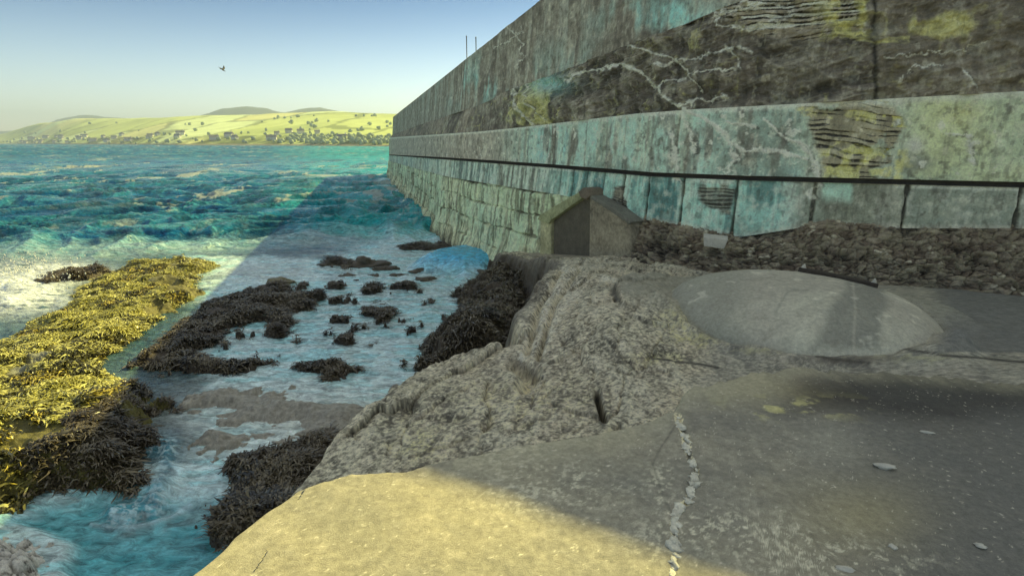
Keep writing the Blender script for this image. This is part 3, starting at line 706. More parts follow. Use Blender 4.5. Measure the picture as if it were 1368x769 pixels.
c = mixc(c, (kind == 3) * (1 - cl), lin(96, 96, 88, SH) * (1 + .5 * sp[..., None])); c = mixc(c, (kind == 1) * (1 - cl) * .9, lin(52, 47, 38, SH * .8))
rg = np.where(cl > .5, .82, .45)
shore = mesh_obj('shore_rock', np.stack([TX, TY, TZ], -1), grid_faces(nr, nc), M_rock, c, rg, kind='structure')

# ---- seaweed fronds, one uncountable mat per colour
def seaweed(name, sel, n, palette, ln, label):
    ii = np.argwhere(sel); area = (TY[ii[:, 0], ii[:, 1]]) ** 1.0
    pick = ii[RS.choice(len(ii), n, p=area / area.sum())]
    x = TX[pick[:, 0], pick[:, 1]] + RS.normal(0, .02, n); y = TY[pick[:, 0], pick[:, 1]] + RS.normal(0, .02, n); z = TZ[pick[:, 0], pick[:, 1]]
    a = noise(x * 1.2, y * 1.2, seed=120) * 3 + RS.normal(0, .55, n); L = 1.35 * ln * (.5 + RS.rand(n)); Wd = .003 + .006 * RS.rand(n); lg = RS.rand(n) < .13; L = np.where(lg, L * 2.1, L); Wd = np.where(lg, Wd * 1.15, Wd)
    V = np.zeros((n, 8, 3)); bend = RS.normal(0, .5, n); up0 = .008 + .03 * RS.rand(n)
    for k in range(4):
        f = k / 3; aa = a + bend * f
        cx_ = x + np.cos(aa) * L * f; cy_ = y + np.sin(aa) * L * f
        cz = z + up0 * math.sin(f * math.pi * .9) + .012 + RS.normal(0, .006, n)
        ww = Wd * (1, 1.3, 1.1, .35)[k]
        tw = RS.normal(0, .5, n)
        V[:, k * 2] = np.stack([cx_ - np.sin(aa) * ww, cy_ + np.cos(aa) * ww, cz + tw * ww], -1)
        V[:, k * 2 + 1] = np.stack([cx_ + np.sin(aa) * ww, cy_ - np.cos(aa) * ww, cz - tw * ww], -1)
    b = (np.arange(n) * 8)[:, None, None]
    q = np.array([[0, 1, 3, 2], [2, 3, 5, 4], [4, 5, 7, 6]])[None] + b
    pal = np.array(palette); ci = np.clip(((noise(x * 2.5, y * 2.5, seed=121) * .5 + .5) * .75 + RS.rand(n) * .25) * len(pal), 0, len(pal) - 1).astype(int)
    cc = np.repeat(pal[ci][:, None], 8, 1) * (.7 + .6 * RS.rand(n))[:, None, None]
    return mesh_obj(name, V, q.reshape(-1, 4), M_weed, cc, kind='stuff', label=label, cat='seaweed')
emerg = TZ > SEA - .03
bald = fbm(TX * 1.7, TY * 1.7, o=4, seed=122) < .33
ylz = (kind == 0) & (sdf(TX, TY, wpoly([(-400, 900), (-400, 300), (330, 300), (310, 380), (200, 470), (150, 505), (150, 530), (60, 600), (9, 650)], SEA + .3)) > fbm(TX * 3, TY * 3, o=3, seed=9) * .25)  # dark weed starts at the wall's shadow edge, deepening its shade in colour
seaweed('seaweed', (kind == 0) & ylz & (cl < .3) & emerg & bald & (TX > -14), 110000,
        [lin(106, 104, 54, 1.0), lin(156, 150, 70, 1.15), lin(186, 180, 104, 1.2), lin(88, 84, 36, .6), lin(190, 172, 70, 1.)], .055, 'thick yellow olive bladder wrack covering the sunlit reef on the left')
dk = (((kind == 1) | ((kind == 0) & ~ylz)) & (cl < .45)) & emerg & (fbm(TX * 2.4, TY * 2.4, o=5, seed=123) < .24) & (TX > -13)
seaweed('seaweed', dk, 120000, [lin(52, 46, 34, 1.7), lin(68, 60, 44, 1.7), lin(82, 74, 56, 1.8), lin(36, 33, 26, 1.5)], .055, 'dark brown wet wrack on the rocks, coloured darker for the shade of the wall')

# ================================================================ CONCRETE PLATFORM
nx, ny = 800, 620
gx = np.interp(np.linspace(0, 1, nx), [0, .05, .8, 1], [-1.27, -1.2, 3.5, 14])
fr = 1 - (1 - np.linspace(0, 1, ny)) ** 1.0
GX = np.broadcast_to(gx[None], (ny, nx)).copy()
edge_n = fbm(GX * 5, GX * 0, o=5, seed=131, g=.65) * (.03 + .09 * ss(.2, 1.2, GX))
YB = slab_y(GX) + edge_n
y0 = -4.0
tq = np.interp(np.linspace(0, 1, ny), [0, .04, 1], [0, .72, 1])[:, None]
GY = y0 + (YB - y0) * tq
GX = GX + (GX < -1.0) * fbm(GY * 4, GX * 0, o=4, seed=132) * .02
n = fbm(GX * .9, GY * .9, o=5, seed=133); n2 = fbm(GX * 9, GY * 9, o=5, seed=134); n3 = fbm(GX * 3, GY * 3, o=4, seed=135)
GZ = slab_z(GX, GY) + n * .02 + n2 * .003
de = (YB - GY); GZ = GZ - .04 * np.exp(-(de / .03) ** 2)
GZ -= .04 * np.exp(-((GX + 1.27) / .02) ** 2)
px, py = proj(GX, GY, GZ)
c = np.broadcast_to(lin(90, 90, 80, SH), GX.shape + (3,)).copy()
g1 = fbm(GX * 18, GY * 22, o=5, seed=137, g=.7); g2 = fbm(GX * 2.2, GY * 3.4, o=6, seed=138, g=.62)
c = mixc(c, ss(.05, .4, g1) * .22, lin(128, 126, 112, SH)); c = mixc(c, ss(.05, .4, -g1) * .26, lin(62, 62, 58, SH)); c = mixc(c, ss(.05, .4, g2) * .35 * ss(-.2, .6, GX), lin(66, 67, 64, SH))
c = mixc(c, ss(-.2, .5, n) * .4, lin(104, 102, 84, SH)); c = mixc(c, ss(0, .5, -n3) * .3, lin(78, 80, 72, SH))
def blob(ax, ay, bx, by): return np.exp(-(((px - ax) / bx) ** 2 + ((py - ay) / by) ** 2))
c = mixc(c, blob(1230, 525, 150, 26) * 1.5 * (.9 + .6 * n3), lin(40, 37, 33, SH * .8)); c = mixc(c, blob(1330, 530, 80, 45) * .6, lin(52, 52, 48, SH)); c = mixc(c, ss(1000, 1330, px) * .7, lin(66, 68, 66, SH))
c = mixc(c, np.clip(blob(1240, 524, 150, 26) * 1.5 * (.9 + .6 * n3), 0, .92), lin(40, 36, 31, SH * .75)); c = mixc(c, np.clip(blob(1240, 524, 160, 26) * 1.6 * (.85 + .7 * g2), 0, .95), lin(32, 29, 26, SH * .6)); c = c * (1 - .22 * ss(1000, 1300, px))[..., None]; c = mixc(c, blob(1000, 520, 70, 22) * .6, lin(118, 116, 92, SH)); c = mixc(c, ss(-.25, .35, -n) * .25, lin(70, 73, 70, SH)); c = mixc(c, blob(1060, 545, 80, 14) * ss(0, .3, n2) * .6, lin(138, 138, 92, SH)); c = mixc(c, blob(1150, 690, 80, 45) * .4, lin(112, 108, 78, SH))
c = mixc(c, blob(1110, 590, 40, 40) * .3, lin(104, 106, 96, SH))
lz = np.clip(blob(735, 655, 95, 35) + blob(640, 590, 80, 25) + blob(960, 705, 90, 28) + blob(1060, 735, 80, 30) + blob(885, 645, 20, 30) + blob(870, 730, 40, 30) * .6 + blob(1130, 750, 100, 20), 0, 1)
flk = fbm(GX * 45, GY * 45, o=4, seed=136, g=.65)
c = mixc(c, lz * ss(.08, .3, flk + .25 * n2) * .6, lin(138, 139, 122, SH))
c = mixc(c, ss(.5, .62, flk) * .5, lin(150, 150, 136, SH))
c = mixc(c, ss(.35, .6, -flk) * .2, lin(62, 62, 58, SH))
c = mixc(c, (1 - ss(0, .35, (2.75 + .25 * (GX)) * 0 + de)) * .35 * (GX > -.3), lin(118, 118, 98, SH) * (1 + .4 * n2[..., None]))
crack = [(905, 555), (915, 580), (921, 610), (930, 625), (925, 650), (920, 668), (905, 680), (900, 700), (903, 735), (898, 775)]
dc = dpoly(px + n2 * 3, py, crack); GZ -= .012 * np.exp(-(dc / 2.5) ** 2); c = mixc(c, np.exp(-(dc / 3) ** 2) * .6, G_black); c = mixc(c, (dc < 5 + 3 * n3) * ss(-.1, .25, flk + .4 * g1) * .75, lin(160, 158, 130, SH))
dc2 = dpoly(px + n3 * 4, py, [(908, 560), (870, 620), (886, 665), (900, 690)]); c = mixc(c, np.exp(-(dc2 / 1.5) ** 2) * .4, G_black)
# sunlit yellow meant for the near corner, left unused
sunlit_yellow = np.broadcast_to(lin(200, 184, 112, .62), c.shape)
c = mixc(c, ss(-.05, .15, .85 - GX - 0 * GY + n * .1) * .0, lin(0, 0, 0))
rgs = np.full(GX.shape, .85) - .25 * np.clip(blob(1230, 525, 130, 24), 0, 1)
Vt = np.stack([GX, GY, GZ], -1)
# skirt down the edges
front = Vt[-1].copy(); front2 = front.copy(); front2[:, 2] -= .7; front2[:, 1] += .05
left = Vt[::-1, 0].copy(); left2 = left.copy(); left2[:, 2] -= 1.2; left2[:, 0] -= .05
sc = lin(110, 108, 92, SH)
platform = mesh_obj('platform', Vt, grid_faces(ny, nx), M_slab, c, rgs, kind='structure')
V = np.concatenate([np.stack([front, (front + front2) / 2, front2])]); 
mesh_obj('platform_front', V, grid_faces(3, nx), M_slab, np.broadcast_to(sc, V.shape), np.full(V.shape[:2], .9), parent=platform)
V = np.stack([left, (left + left2) / 2, left2])
mesh_obj('platform_side', V, grid_faces(3, ny, True), M_slab, np.broadcast_to(sc, V.shape), np.full(V.shape[:2], .9), parent=platform)

# lumps of pale mortar in the crack
def lump(V, Fc, c, r, sq=.5, seed=0, seg=(7, 10), rough=.25, ax=(1, 1)):
    b = len(V); na, nb = seg
    for i in range(na + 1):
        th = math.pi * i / na
        for j in range(nb):
            ph = 2 * math.pi * j / nb
            d = Vector((math.sin(th) * math.cos(ph), math.sin(th) * math.sin(ph), math.cos(th)))
            q = 1 + rough * float(noise(np.array([d.x * 1.6 + seed * 3.7]), np.array([d.y * 1.6 - seed]), np.array([d.z * 1.6 + seed * 1.3]), seed=int(seed * 7) % 999)[0]) + rough * .5 * float(noise(np.array([d.x * 4 + seed]), np.array([d.y * 4]), np.array([d.z * 4]), seed=3)[0])
            V.append((c[0] + d.x * r * q * ax[0], c[1] + d.y * r * q * ax[1], c[2] + d.z * r * sq * q))
    for i in range(na):
        for j in range(nb):
            Fc.append([b + i * nb + j, b + (i + 1) * nb + j, b + (i + 1) * nb + (j + 1) % nb, b + i * nb + (j + 1) % nb])
V, Fc = [], []
L = 0; pts = crack
for i in range(len(pts) - 1):
    a, b = pts[i], pts[i + 1]; m = max(2, int(math.dist(a, b) / 3.2))
    for k in range(m):
        if random.random() < .2: continue
        f = (k + random.random() * .6) / m
        x, y = on_level(a[0] + (b[0] - a[0]) * f + random.gauss(0, 1.2), a[1] + (b[1] - a[1]) * f, -1.61)
        lump(V, Fc, (x, y, slab_z(x, y) - .002), .009 + .016 * random.random() ** 1.6, .35, random.random() * 90, (5, 8), .95, (.8 + .6 * random.random(), 1.5))
mesh_obj('crack_mortar', V, Fc, M_mort, parent=platform, label='pale lichened mortar crumbling out of the crack across the platform')

# small stones lying on the platform
st = [(1182, 622, .034, 'flat white pebble lying on the open middle of the platform', (1.6, .6)), (1310, 727, .018, 'small white pebble near the lower right corner of the platform', (1.2, .8)),
      (1193, 731, .017, 'small yellowish pebble low on the platform between two pale ones', (1, 1)), (1125, 762, .024, 'long pale stone chip at the bottom edge of the platform', (1.7, .6)), (1240, 575, .02, 'thin pale stone chip beside the dark stain on the platform', (1.9, .5)),
]
for x_, y_, r, lb, ax in st:
    V, Fc = [], []; x, y = on_level(x_, y_, -1.63); lump(V, Fc, (0, 0, 0), r, .4, x_, (8, 12), .45, ax)
    o = mesh_obj('stone', V, Fc, M_stone, label=lb, cat='stone', group='pale stones on the platform'); o.location = (x, y, slab_z(x, y) + r * .15); o.rotation_euler.z = -.3

# ================================================================ CONCRETE DOME
na, nb = 150, 420
th = np.linspace(0, math.pi / 2, na)[:, None]; ph = np.linspace(0, 2 * math.pi, nb)[None]
R = DR * np.sin(th); X = R * np.cos(ph); Y = R * np.sin(ph) * 1.05
n = fbm(X * 1.2, Y * 1.2, o=4, seed=141); n2 = fbm(X * 8, Y * 8, o=4, seed=142)
Z = .56 * np.cos(th) ** .8 + n * .03 + n2 * .003 + 0 * ph
wx_ = X + DX; wy_ = Y + DY; gz = zup(np.array(DX), np.array(DY))
zb = float(gz) - .09
px, py = proj(wx_, wy_, Z + zb)
c = np.broadcast_to(lin(108, 109, 99, SH), X.shape + (3,)).copy()
c = mixc(c, ss(-.2, .5, n) * .4, lin(124, 128, 114, SH))
stain = sdf(px + n * 14 + n2 * 3, py, [(1135, 360), (1185, 372), (1178, 465), (1095, 462), (1112, 420), (1130, 395)])
c = mixc(c, ss(-9, 6, stain) * (.8 + .2 * n2), lin(74, 77, 71, SH)); c = mixc(c, np.exp(-((px - 1140 - n * 4) / 2) ** 2) * (py > 365) * .4, lin(120, 120, 108, SH))
c = mixc(c, np.exp(-(dpoly(px + n2 * 2, py + 3 * n, [(1035, 420), (1050, 392), (1062, 386), (1078, 388)]) / 1.6) ** 2) * .5, lin(74, 78, 72, SH))
c = mixc(c, (1 - ss(960, 1020, px + 25 * n)) * .6, lin(84, 88, 80, SH)); c = mixc(c, ss(.0, .35, fbm(X * 16, Y * 16, o=4, seed=143)) * .3, lin(86, 88, 80, SH)); c = mixc(c, ss(.3, .6, -n2) * .2, G_dark); c = mixc(c, ss(.35, .6, n2) * .3, lin(150, 152, 138, SH))
dome = mesh_obj('concrete_dome', np.stack([X, Y, Z - .0], -1), grid_faces(na, nb, True), M_slab, c, np.full(X.shape, .8), label='low pale concrete dome with a dark water stain, set in the rock before the wall', cat='concrete dome')
dome.location = (DX, DY, zb)
# iron bar lying on its crown with two bolts
bar = empty('iron_bar', (0, 0, 0), label='rusted dark iron plate bolted along the back of the concrete dome', cat='iron plate')
def dome_pt(x_, y_):
    return Vector((x_, y_, zb + .56 * max(0, 1 - ((x_ - DX) ** 2 + ((y_ - DY) / 1.05) ** 2) / DR ** 2) ** .40 + .012))
a = dome_pt(3.3, 6.05); b = dome_pt(3.98, 5.66); mid = (a + b) / 2; d = (b - a)
bar.location = mid; bar.rotation_euler = (math.radians(-6), -math.atan2(d.z, math.hypot(d.x, d.y)), math.atan2(d.y, d.x)); mid.z += .03; bar.location = mid
V, Fc = [], []; V0 = []
rng = np.linspace(0, 2 * math.pi, 28, endpoint=False)
for zz, g in ((-.10, 1), (.006, 1), (.016, .97)):
    V += [(math.copysign(abs(math.cos(q)) ** .5, math.cos(q)) * d.length / 2 * g, math.sin(q) * .12 * g, zz) for q in rng]
for r_ in range(2): Fc += [[r_ * 28 + i, r_ * 28 + (i + 1) % 28, (r_ + 1) * 28 + (i + 1) % 28, (r_ + 1) * 28 + i] for i in range(28)]
Fc += [[56 + i for i in range(28)]]
mesh_obj('plate', V, Fc, M_rust, parent=bar, smooth=False)
for sx in (-.44, .44):
    V, Fc = [], []
    hexa = [(math.cos(q * math.pi / 3), math.sin(q * math.pi / 3)) for q in range(6)]
    pr = [(.03, .01), (.03, .022), (.019, .024), (.019, .045), (.009, .047), (.009, .062)]
    for r, z in pr: V += [(sx * d.length + r * c_, r * s_, z) for c_, s_ in hexa]
    for i in range(5): Fc += [[i * 6 + j, i * 6 + (j + 1) % 6, i * 6 + 6 + (j + 1) % 6, i * 6 + 6 + j] for j in range(6)]
    Fc += [[30 + j for j in range(6)]]
    mesh_obj('bolt', V, Fc, M_stone, parent=bar, smooth=False)

# ================================================================ RUBBLE FOOTING of the wall (right part)
i0 = int(np.argmin(np.abs(SCOL - 842)))
sv = (S, SX, SY, NX, NY, SCOL)
Ss = S[i0:]; nrr = 170; t = np.linspace(0, 1, nrr)[:, None]
ox = np.interp(t, [0, .25, .6, 1], [.02, .18, .45, .95]) * np.interp(Ss, [Ss[0], Ss[0] + .8], [.3, 1])[None]
Xb = SX[i0:] + NX[i0:] * .95; Yb = SY[i0:] + NY[i0:] * .95
zg = zup(Xb, Yb) - .12
zt_ = zE[i0:] + .06 + .05 * fbm(Ss * 1.5, Ss * 0, o=4, seed=151)
tz = np.interp(t, [0, .1, .5, 1], [0, .1, .6, 1])
Z = zt_[None] * (1 - tz) + zg[None] * tz
X = SX[i0:] + NX[i0:] * ox; Y = SY[i0:] + NY[i0:] * ox
px, py = proj(X, Y, Z)
dd, c = f_foot(np.broadcast_to(Ss[None], Z.shape), Z, t + Z * 0, px, py)
X = X + NX[i0:] * dd * .9; Y = Y + NY[i0:] * dd * .9; Z = Z + dd * .45
ft = mesh_obj('rubble_footing', np.stack([X, Y, Z], -1), grid_faces(*Z.shape, flip=True), M_mason, c, parent=W); wp(ft)

# fallen white block
x, y, z = on_depth(955, 322, 8.75)
V, Fc = [], []; box(V, Fc, (0, 0, 0), (.34, .22, .17)); V = [(v[0] * (1.12 if v[2] > 0 else .92), v[1], v[2] + .03 * v[0] * (v[1] > 0)) for v in V]
o = bevel(mesh_obj('stone_block', V, Fc, M_stone, smooth=False, label='small bright white squared stone resting on the rubble under the block course', cat='stone'), .015, 3)
o.location = (x, y, z); o.rotation_euler = (.1, .08, -.35)

# ================================================================ GABLED CONCRETE OUTLET
GD = 10.35
G = empty('drain_outlet', on_depth(735, 336, GD), label='small gabled concrete outlet with a dark recess and mossy coping at the wall foot', cat='drain outlet')
go = Vector(G.location)
_ia, _ib = int(np.argmin(np.abs(SCOL - 712))), int(np.argmin(np.abs(SCOL - 852)))
PA = np.array([SX[_ia] + NX[_ia] * .52, SY[_ia] + NY[_ia] * .52]); PB = np.array([SX[_ib] + NX[_ib] * .40, SY[_ib] + NY[_ib] * .40])
GN = np.array([(PB - PA)[1], -(PB - PA)[0]]); GN /= np.linalg.norm(GN)
if GN[1] > 0: GN = -GN
def gp(px_, py_, D=0):
    x, y, z = on_depth(px_, py_, 1.)
    k = float(GN @ PA) / float(GN @ np.array([x, y]))
    return Vector((x * k, y * k, z * k)) - go
def prism(name, pts, y0_, y1_, colr, mat=M_wall, D=GD):
    P = [gp(a_, b_, D) for a_, b_ in pts]; n_ = len(P)
    V = [(p.x - GN[0] * y0_, p.y - GN[1] * y0_, p.z) for p in P] + [(p.x - GN[0] * y1_, p.y - GN[1] * y1_, p.z) for p in P]
    Fc = [list(range(n_)), list(range(2 * n_ - 1, n_ - 1, -1))] + [[i, n_ + i, n_ + (i + 1) % n_, (i + 1) % n_] for i in range(n_)]
    o = mesh_obj(name, V, Fc, mat, np.broadcast_to(colr, (2 * n_, 3)), smooth=False, parent=G)
    return bevel(o, .018, 2)
M_moss = surf_mat('mossy_concrete', fine=14, vary=.75, bump=1, bscale=.04, rough=.95)
prism('jamb', [(721, 342), (736, 342), (736, 294), (733, 289), (722, 291)], 0, .5, lin(112, 114, 90, SH), M_moss)
prism('coping', [(720, 293), (723, 287), (776, 256), (785, 254), (788, 259), (738, 294), (735, 299)], -.05, .5, lin(96, 102, 78, SH), M_moss)
prism('recess', [(736, 345), (736.5, 293), (784, 260), (790, 262), (790, 345)], .07, .5, lin(58, 57, 50, SH), M_wall)
prism('apex_stone', [(777, 256), (784, 250), (790, 252), (792, 262), (787, 266), (780, 264)], -.09, .3, lin(70, 66, 58, SH), M_wall)
prism('flank_wall', [(788, 346), (789, 264), (820, 282), (842, 297), (846, 352)], -.02, .35, lin(92, 90, 78, SH), M_moss)
prism('sill', [(708, 352), (708, 338), (850, 346), (850, 358)], -.16, .8, lin(96, 94, 82, SH), M_mason)
prism('flank_coping', [(788, 264), (790, 260), (822, 278), (845, 296), (842, 300), (820, 284)], -.04, .3, lin(70, 72, 66, SH), M_wall)

# ================================================================ ROCKS IN THE WATER
rk = [(488, 352, .5, 'largest low dark rock in the row of rocks in the shallows'), (455, 350, .34, 'dark rock just left of the largest rock in the shallows'), (515, 358, .26, 'dark rock right of the largest rock in the shallows'),
      (463, 366, .17, 'small dark rock below the row of rocks in the shallows'), (445, 377, .15, 'small dark rock nearest the dark weed bank'), (500, 366, .14, 'small round rock under the right end of the row of rocks'),
      (434, 352, .22, 'leftmost small dark rock of the row in the shallows'), (530, 366, .16, 'small dark rock alone in the pale shallows right of the row'), (478, 372, .10, 'tiny rock alone between the row of rocks and the weed bank'),
      (378, 376, .3, 'humped olive rock rising from the pale foam behind the weed bank'), (560, 361, .22, 'dark rock at the left tip of the bright blue surge'), (655, 366, .34, 'reddish dark rock at the right foot of the bright blue surge'),
      (570, 372, .2, 'small rock in front of the bright blue surge'), (135, 366, .4, 'dark rock standing in the breaking foam on the left'), (70, 376, .45, 'long low dark rock awash in the white foam at far left'),
      (610, 492, .3, 'dark weedy boulder at the edge of the calm pool below the rock shelf'), (540, 545, .22, 'dark rock half sunk beside the sloping grey shelf')]
for x_, y_, r, lb in rk:
    V, Fc = [], []; x, y = on_level(x_, y_ + 2, SEA)
    lump(V, Fc, (0, 0, 0), r, .42, x_ * .37, (22, 34), .55, (1.25, .8))
    Vn = np.array(V); nn = fbm(Vn[:, 0] * 5 + x_, Vn[:, 1] * 5, Vn[:, 2] * 5, o=4, seed=161); Vn *= (1 + .16 * nn)[:, None]
    cc = np.broadcast_to(lin(58, 54, 44, SH * .8), Vn.shape) * (1 + .5 * nn)[:, None]
    if x_ == 378: cc = cc * np.array([1.6, 1.7, 1.2])
    o = mesh_obj('rock', Vn, Fc, M_rock, cc, np.full(len(Vn), .5), label=lb, cat='rock', group='rocks in the shallows'); o.location = (x, y, SEA - .02); o.rotation_euler.z = random.uniform(-.4, .4)

# ================================================================ SEA
nr, nc = 950, 1000
rowp = np.linspace(0, 1, nr)
pyv = np.interp(rowp, [0, .6, .97, 1], [900, 340, 193.2, 191.55])
yv = np.array([on_level(684., p, SEA)[1] for p in pyv]); yv[0] = .5
tt = np.linspace(-2.0, 1.0, nc)
Y = np.broadcast_to(yv[:, None], (nr, nc)).copy(); X = tt[None] * (Y + .3)
px, py = proj(X, Y, np.full(X.shape, SEA))
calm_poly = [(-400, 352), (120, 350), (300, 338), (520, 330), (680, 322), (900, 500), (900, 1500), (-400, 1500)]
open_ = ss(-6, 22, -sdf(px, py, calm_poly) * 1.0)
amp_far = 1 / (1 + (Y / 700) ** 2)
wxx = X + fbm(X * .12, Y * .12, o=3, seed=201) * 3; wyy = Y + fbm(X * .12, Y * .12, o=3, seed=202) * 3
ca, sa = math.cos(.28), math.sin(.28)
u_ = wxx * ca + wyy * sa; v_ = -wxx * sa + wyy * ca
def ridg(x, y, seed): return 1 - np.abs(noise(x, y, seed=seed)) * 2
w1 = ridg(u_ * .10, v_ * .20, 203); w2 = ridg(u_ * .30, v_ * .42, 204); w3 = ridg(u_ * .9, v_ * 1.2, 205); w4 = fbm(u_ * 2.2, v_ * 3.8, o=4, seed=206)
vis = lambda lam: 1 / (1 + (Y * Y * .0006 / lam) ** 2)     # drop waves the grid cannot carry
w5 = ridg(u_ * .55 + 3, v_ * .75, 225); hz = .26 * w1 * vis(9) + .26 * w2 * vis(3.5) + .17 * w5 * vis(2) + .15 * w3 * vis(1.3) + .10 * w4 * vis(.5)
small = .022 * fbm(X * 2.6, Y * 5.0, o=6, seed=207, g=.62, ridge=True) + .008 * noise(X * 9, Y * 15, seed=208)
Z = SEA + open_ * hz * .8 + (1 - open_) * small
# surge against the wall
sx_, sy_ = on_level(628, 352, SEA)
sm = ss(-5, 9, sdf(px, py, [(548, 356), (590, 343), (632, 333), (668, 336), (672, 362), (620, 370), (585, 366)]) + 3 * fbm(X * 2, Y * 2, o=4, seed=215))
Z += sm * .42
# foam breaking on the reef at far left
fm = np.exp(-(((px - 5) / 90) ** 2 + ((py - 398) / 22) ** 2)); fm2 = np.exp(-(((px - 60) / 75) ** 2 + ((py - 366) / 13) ** 2))
fl = fbm(X * 1.5, Y * 1.5, o=5, seed=209); ff = fbm(X * 5, Y * 9, o=4, seed=210); fr_ = fbm(X * 1.2, Y * 5, o=5, seed=213, ridge=True)
Z += (fm + fm2) * (.18 + .2 * fl)
# pool below the spill
pool = ss(-12, 14, sdf(px, py, [(20, 690), (60, 668), (150, 662), (200, 665), (285, 660), (300, 720), (420, 760), (300, 900), (60, 900), (90, 745), (95, 722)]))
Z -= pool * .10
spill = np.exp(-(dpoly(px, py, [(195, 600), (225, 598), (222, 640), (205, 668), (150, 682)]) / 14) ** 2)
Z += spill * (.05 + .09 * ff)
c = np.broadcast_to(lin(0, 102, 154, .8), X.shape + (3,)).copy()
c = mixc(c, ss(-.3, .6, noise(u_ * .07, v_ * .14, seed=211)) * .4, lin(20, 120, 140, .8)); c = mixc(c, ss(.0, .8, w2) * .45, lin(60, 152, 160, .8)); c = mixc(c, ss(0, .7, -w3 * vis(1.)) * .5, lin(4, 56, 70, .5)); c = mixc(c, ss(.2, .9, w5 * .6 + w4 * .8) * .5, lin(90, 174, 182, .8)); c = mixc(c, ss(.1, .7, -w5 - w4 * .6) * .5, lin(2, 60, 86, .5))  # lit crests and shaded troughs put into the colour by wave height
c = mixc(c, ss(330, 480, px) * (py < 320) * .7, lin(14, 124, 118, 2.2))  # brighter teal put into the water to offset the wall's shadow
# whitecaps
dist_ = ss(15, 60, Y)
cap = ss(.25, .55, w2 * .6 + w1 * .45 + .35 * fl - .15) * open_ * ss(-.1, .35, ff + .3 * fr_)
cap2 = ss(.42, .6, noise(u_ * .05, v_ * .42, seed=212) * .7 + .35 * fl) * ss(30, 60, Y) * open_ * .8
bl = fbm(X * .22, Y * .05, o=7, seed=216, g=.68); bl2 = fbm(X * .6 + Y * .1, Y * .14, o=7, seed=217, g=.72)
c = mixc(c, ss(.02, .3, bl) * .45, lin(2, 54, 84, .45)); c = mixc(c, ss(.02, .3, -bl2) * .5, lin(2, 62, 92, .5)); c = mixc(c, ss(.1, .35, bl2) * .5, lin(70, 160, 172, .8))
cap3 = ss(.24, .36, fbm(X * .42 + Y * .05, Y * .12, o=7, seed=218, g=.7) * .8 + .25 * w2 * vis(3.5) + .1 * bl2 - .02)
cap = cap * .12 + cap3 * open_ * (.3 + .7 * ss(14, 40, Y))
c = mixc(c, np.clip(cap * .8 + cap2 * .5, 0, 1), lin(214, 220, 206, .65))
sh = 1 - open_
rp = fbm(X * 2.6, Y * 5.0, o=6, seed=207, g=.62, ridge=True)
c = mixc(c, sh * .95, lin(160, 208, 208, 1.9)); c = mixc(c, sh * ss(-.1, .4, fr_ + .3 * ff) * .8, lin(214, 230, 226, 1.4)); c = mixc(c, sh * ss(-.15, .35, -rp) * .6, lin(84, 118, 114, .8)); c = mixc(c, sh * ss(.1, .5, -fl) * .3, lin(90, 150, 150, .8))  # silvery sky glare of the shaded shallows painted into colour, with foam streaks
c = mixc(c, sh * np.maximum(1 - ss(230, 320, px + 40 * fl), (1 - ss(338, 350, py + 8 * fl)) * (1 - ss(430, 520, px))) * (py < 620) * .95, lin(50, 96, 104, .45) * (1 + .5 * fr_[..., None]))  # sunlit shallows on the left coloured darker to offset the direct sun
brd = np.exp(-((py - 336 - 6 * fl) / 12) ** 2) * ss(0, .5, fr_ + .2 * ff) ; c = mixc(c, brd * .5 * (.1 + .9 * ss(330, 480, px)), lin(206, 210, 196, .6))
pf = np.clip(np.exp(-(((px - 360) / 70) ** 2 + ((py - 362) / 13) ** 2)) * 1.5, 0, 1); c = mixc(c, pf * .8 * ss(-.6, .1, fr_), lin(206, 214, 208, .8))
grey = np.exp(-(((px - 420) / 170) ** 2 + ((py - 560) / 50) ** 2)); c = mixc(c, grey * .8, lin(176, 178, 166, 2.0) * (.9 + .7 * rp[..., None]))
fo = np.clip((fm * 1.6 + fm2 * 1.3) * ss(-.5, .1, ff + .5 * fl + .2), 0, 1); c = mixc(c, fo, lin(226, 232, 232, 1.0))
c = mixc(c, sm * .95, lin(20, 134, 170, 2.2)); c = mixc(c, sm * ss(-.1, .4, fr_) * .5, lin(70, 178, 200, 1.6)); c = mixc(c, np.clip(sm * 2, 0, 1) * ss(.15, .5, ff) * .3, lin(140, 200, 210))
c = mixc(c, pool * .85, lin(40, 118, 124, 2.3)); c = mixc(c, pool * ss(0, .4, fbm(X * 3, Y * 6, o=4, seed=221)) * .4, lin(90, 160, 165, 1.2)); c = mixc(c, pool * ss(.2, .6, fl) * .5, lin(140, 150, 146, 1.2)); fs_ = fbm(X * 14, Y * 16, o=5, seed=220, g=.65, ridge=True); c = mixc(c, spill * .75, lin(60, 130, 145, 1.3)); c = mixc(c, np.clip(spill * 1.4, 0, 1) * ss(.1, .45, fs_) * .8, lin(180, 205, 206, 1.2))
arcs = np.exp(-(dpoly(px + 3 * fl, py, [(120, 690), (150, 697), (200, 690), (255, 668)]) / 3.0) ** 2); c = mixc(c, arcs * .7, lin(180, 208, 212, 1.2))
Z += arcs * .02
Rr = np.full(X.shape, .12) + .3 * ss(20, 200, Y); Rr = np.maximum(Rr, .75 * np.clip(fo + cap * .5 + cap2 * .8 + grey * .3, 0, 1)); Rr = np.where(sh > .5, np.minimum(Rr, .16), Rr)
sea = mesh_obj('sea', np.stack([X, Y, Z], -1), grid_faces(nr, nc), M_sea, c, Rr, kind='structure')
_a = sea.data.attributes.new('Spc', 'FLOAT', 'POINT'); _a.data.foreach_set('value', np.clip(.2 + .75 * sh * (1 - pool * .3), 0, 1).astype(np.float32).ravel())

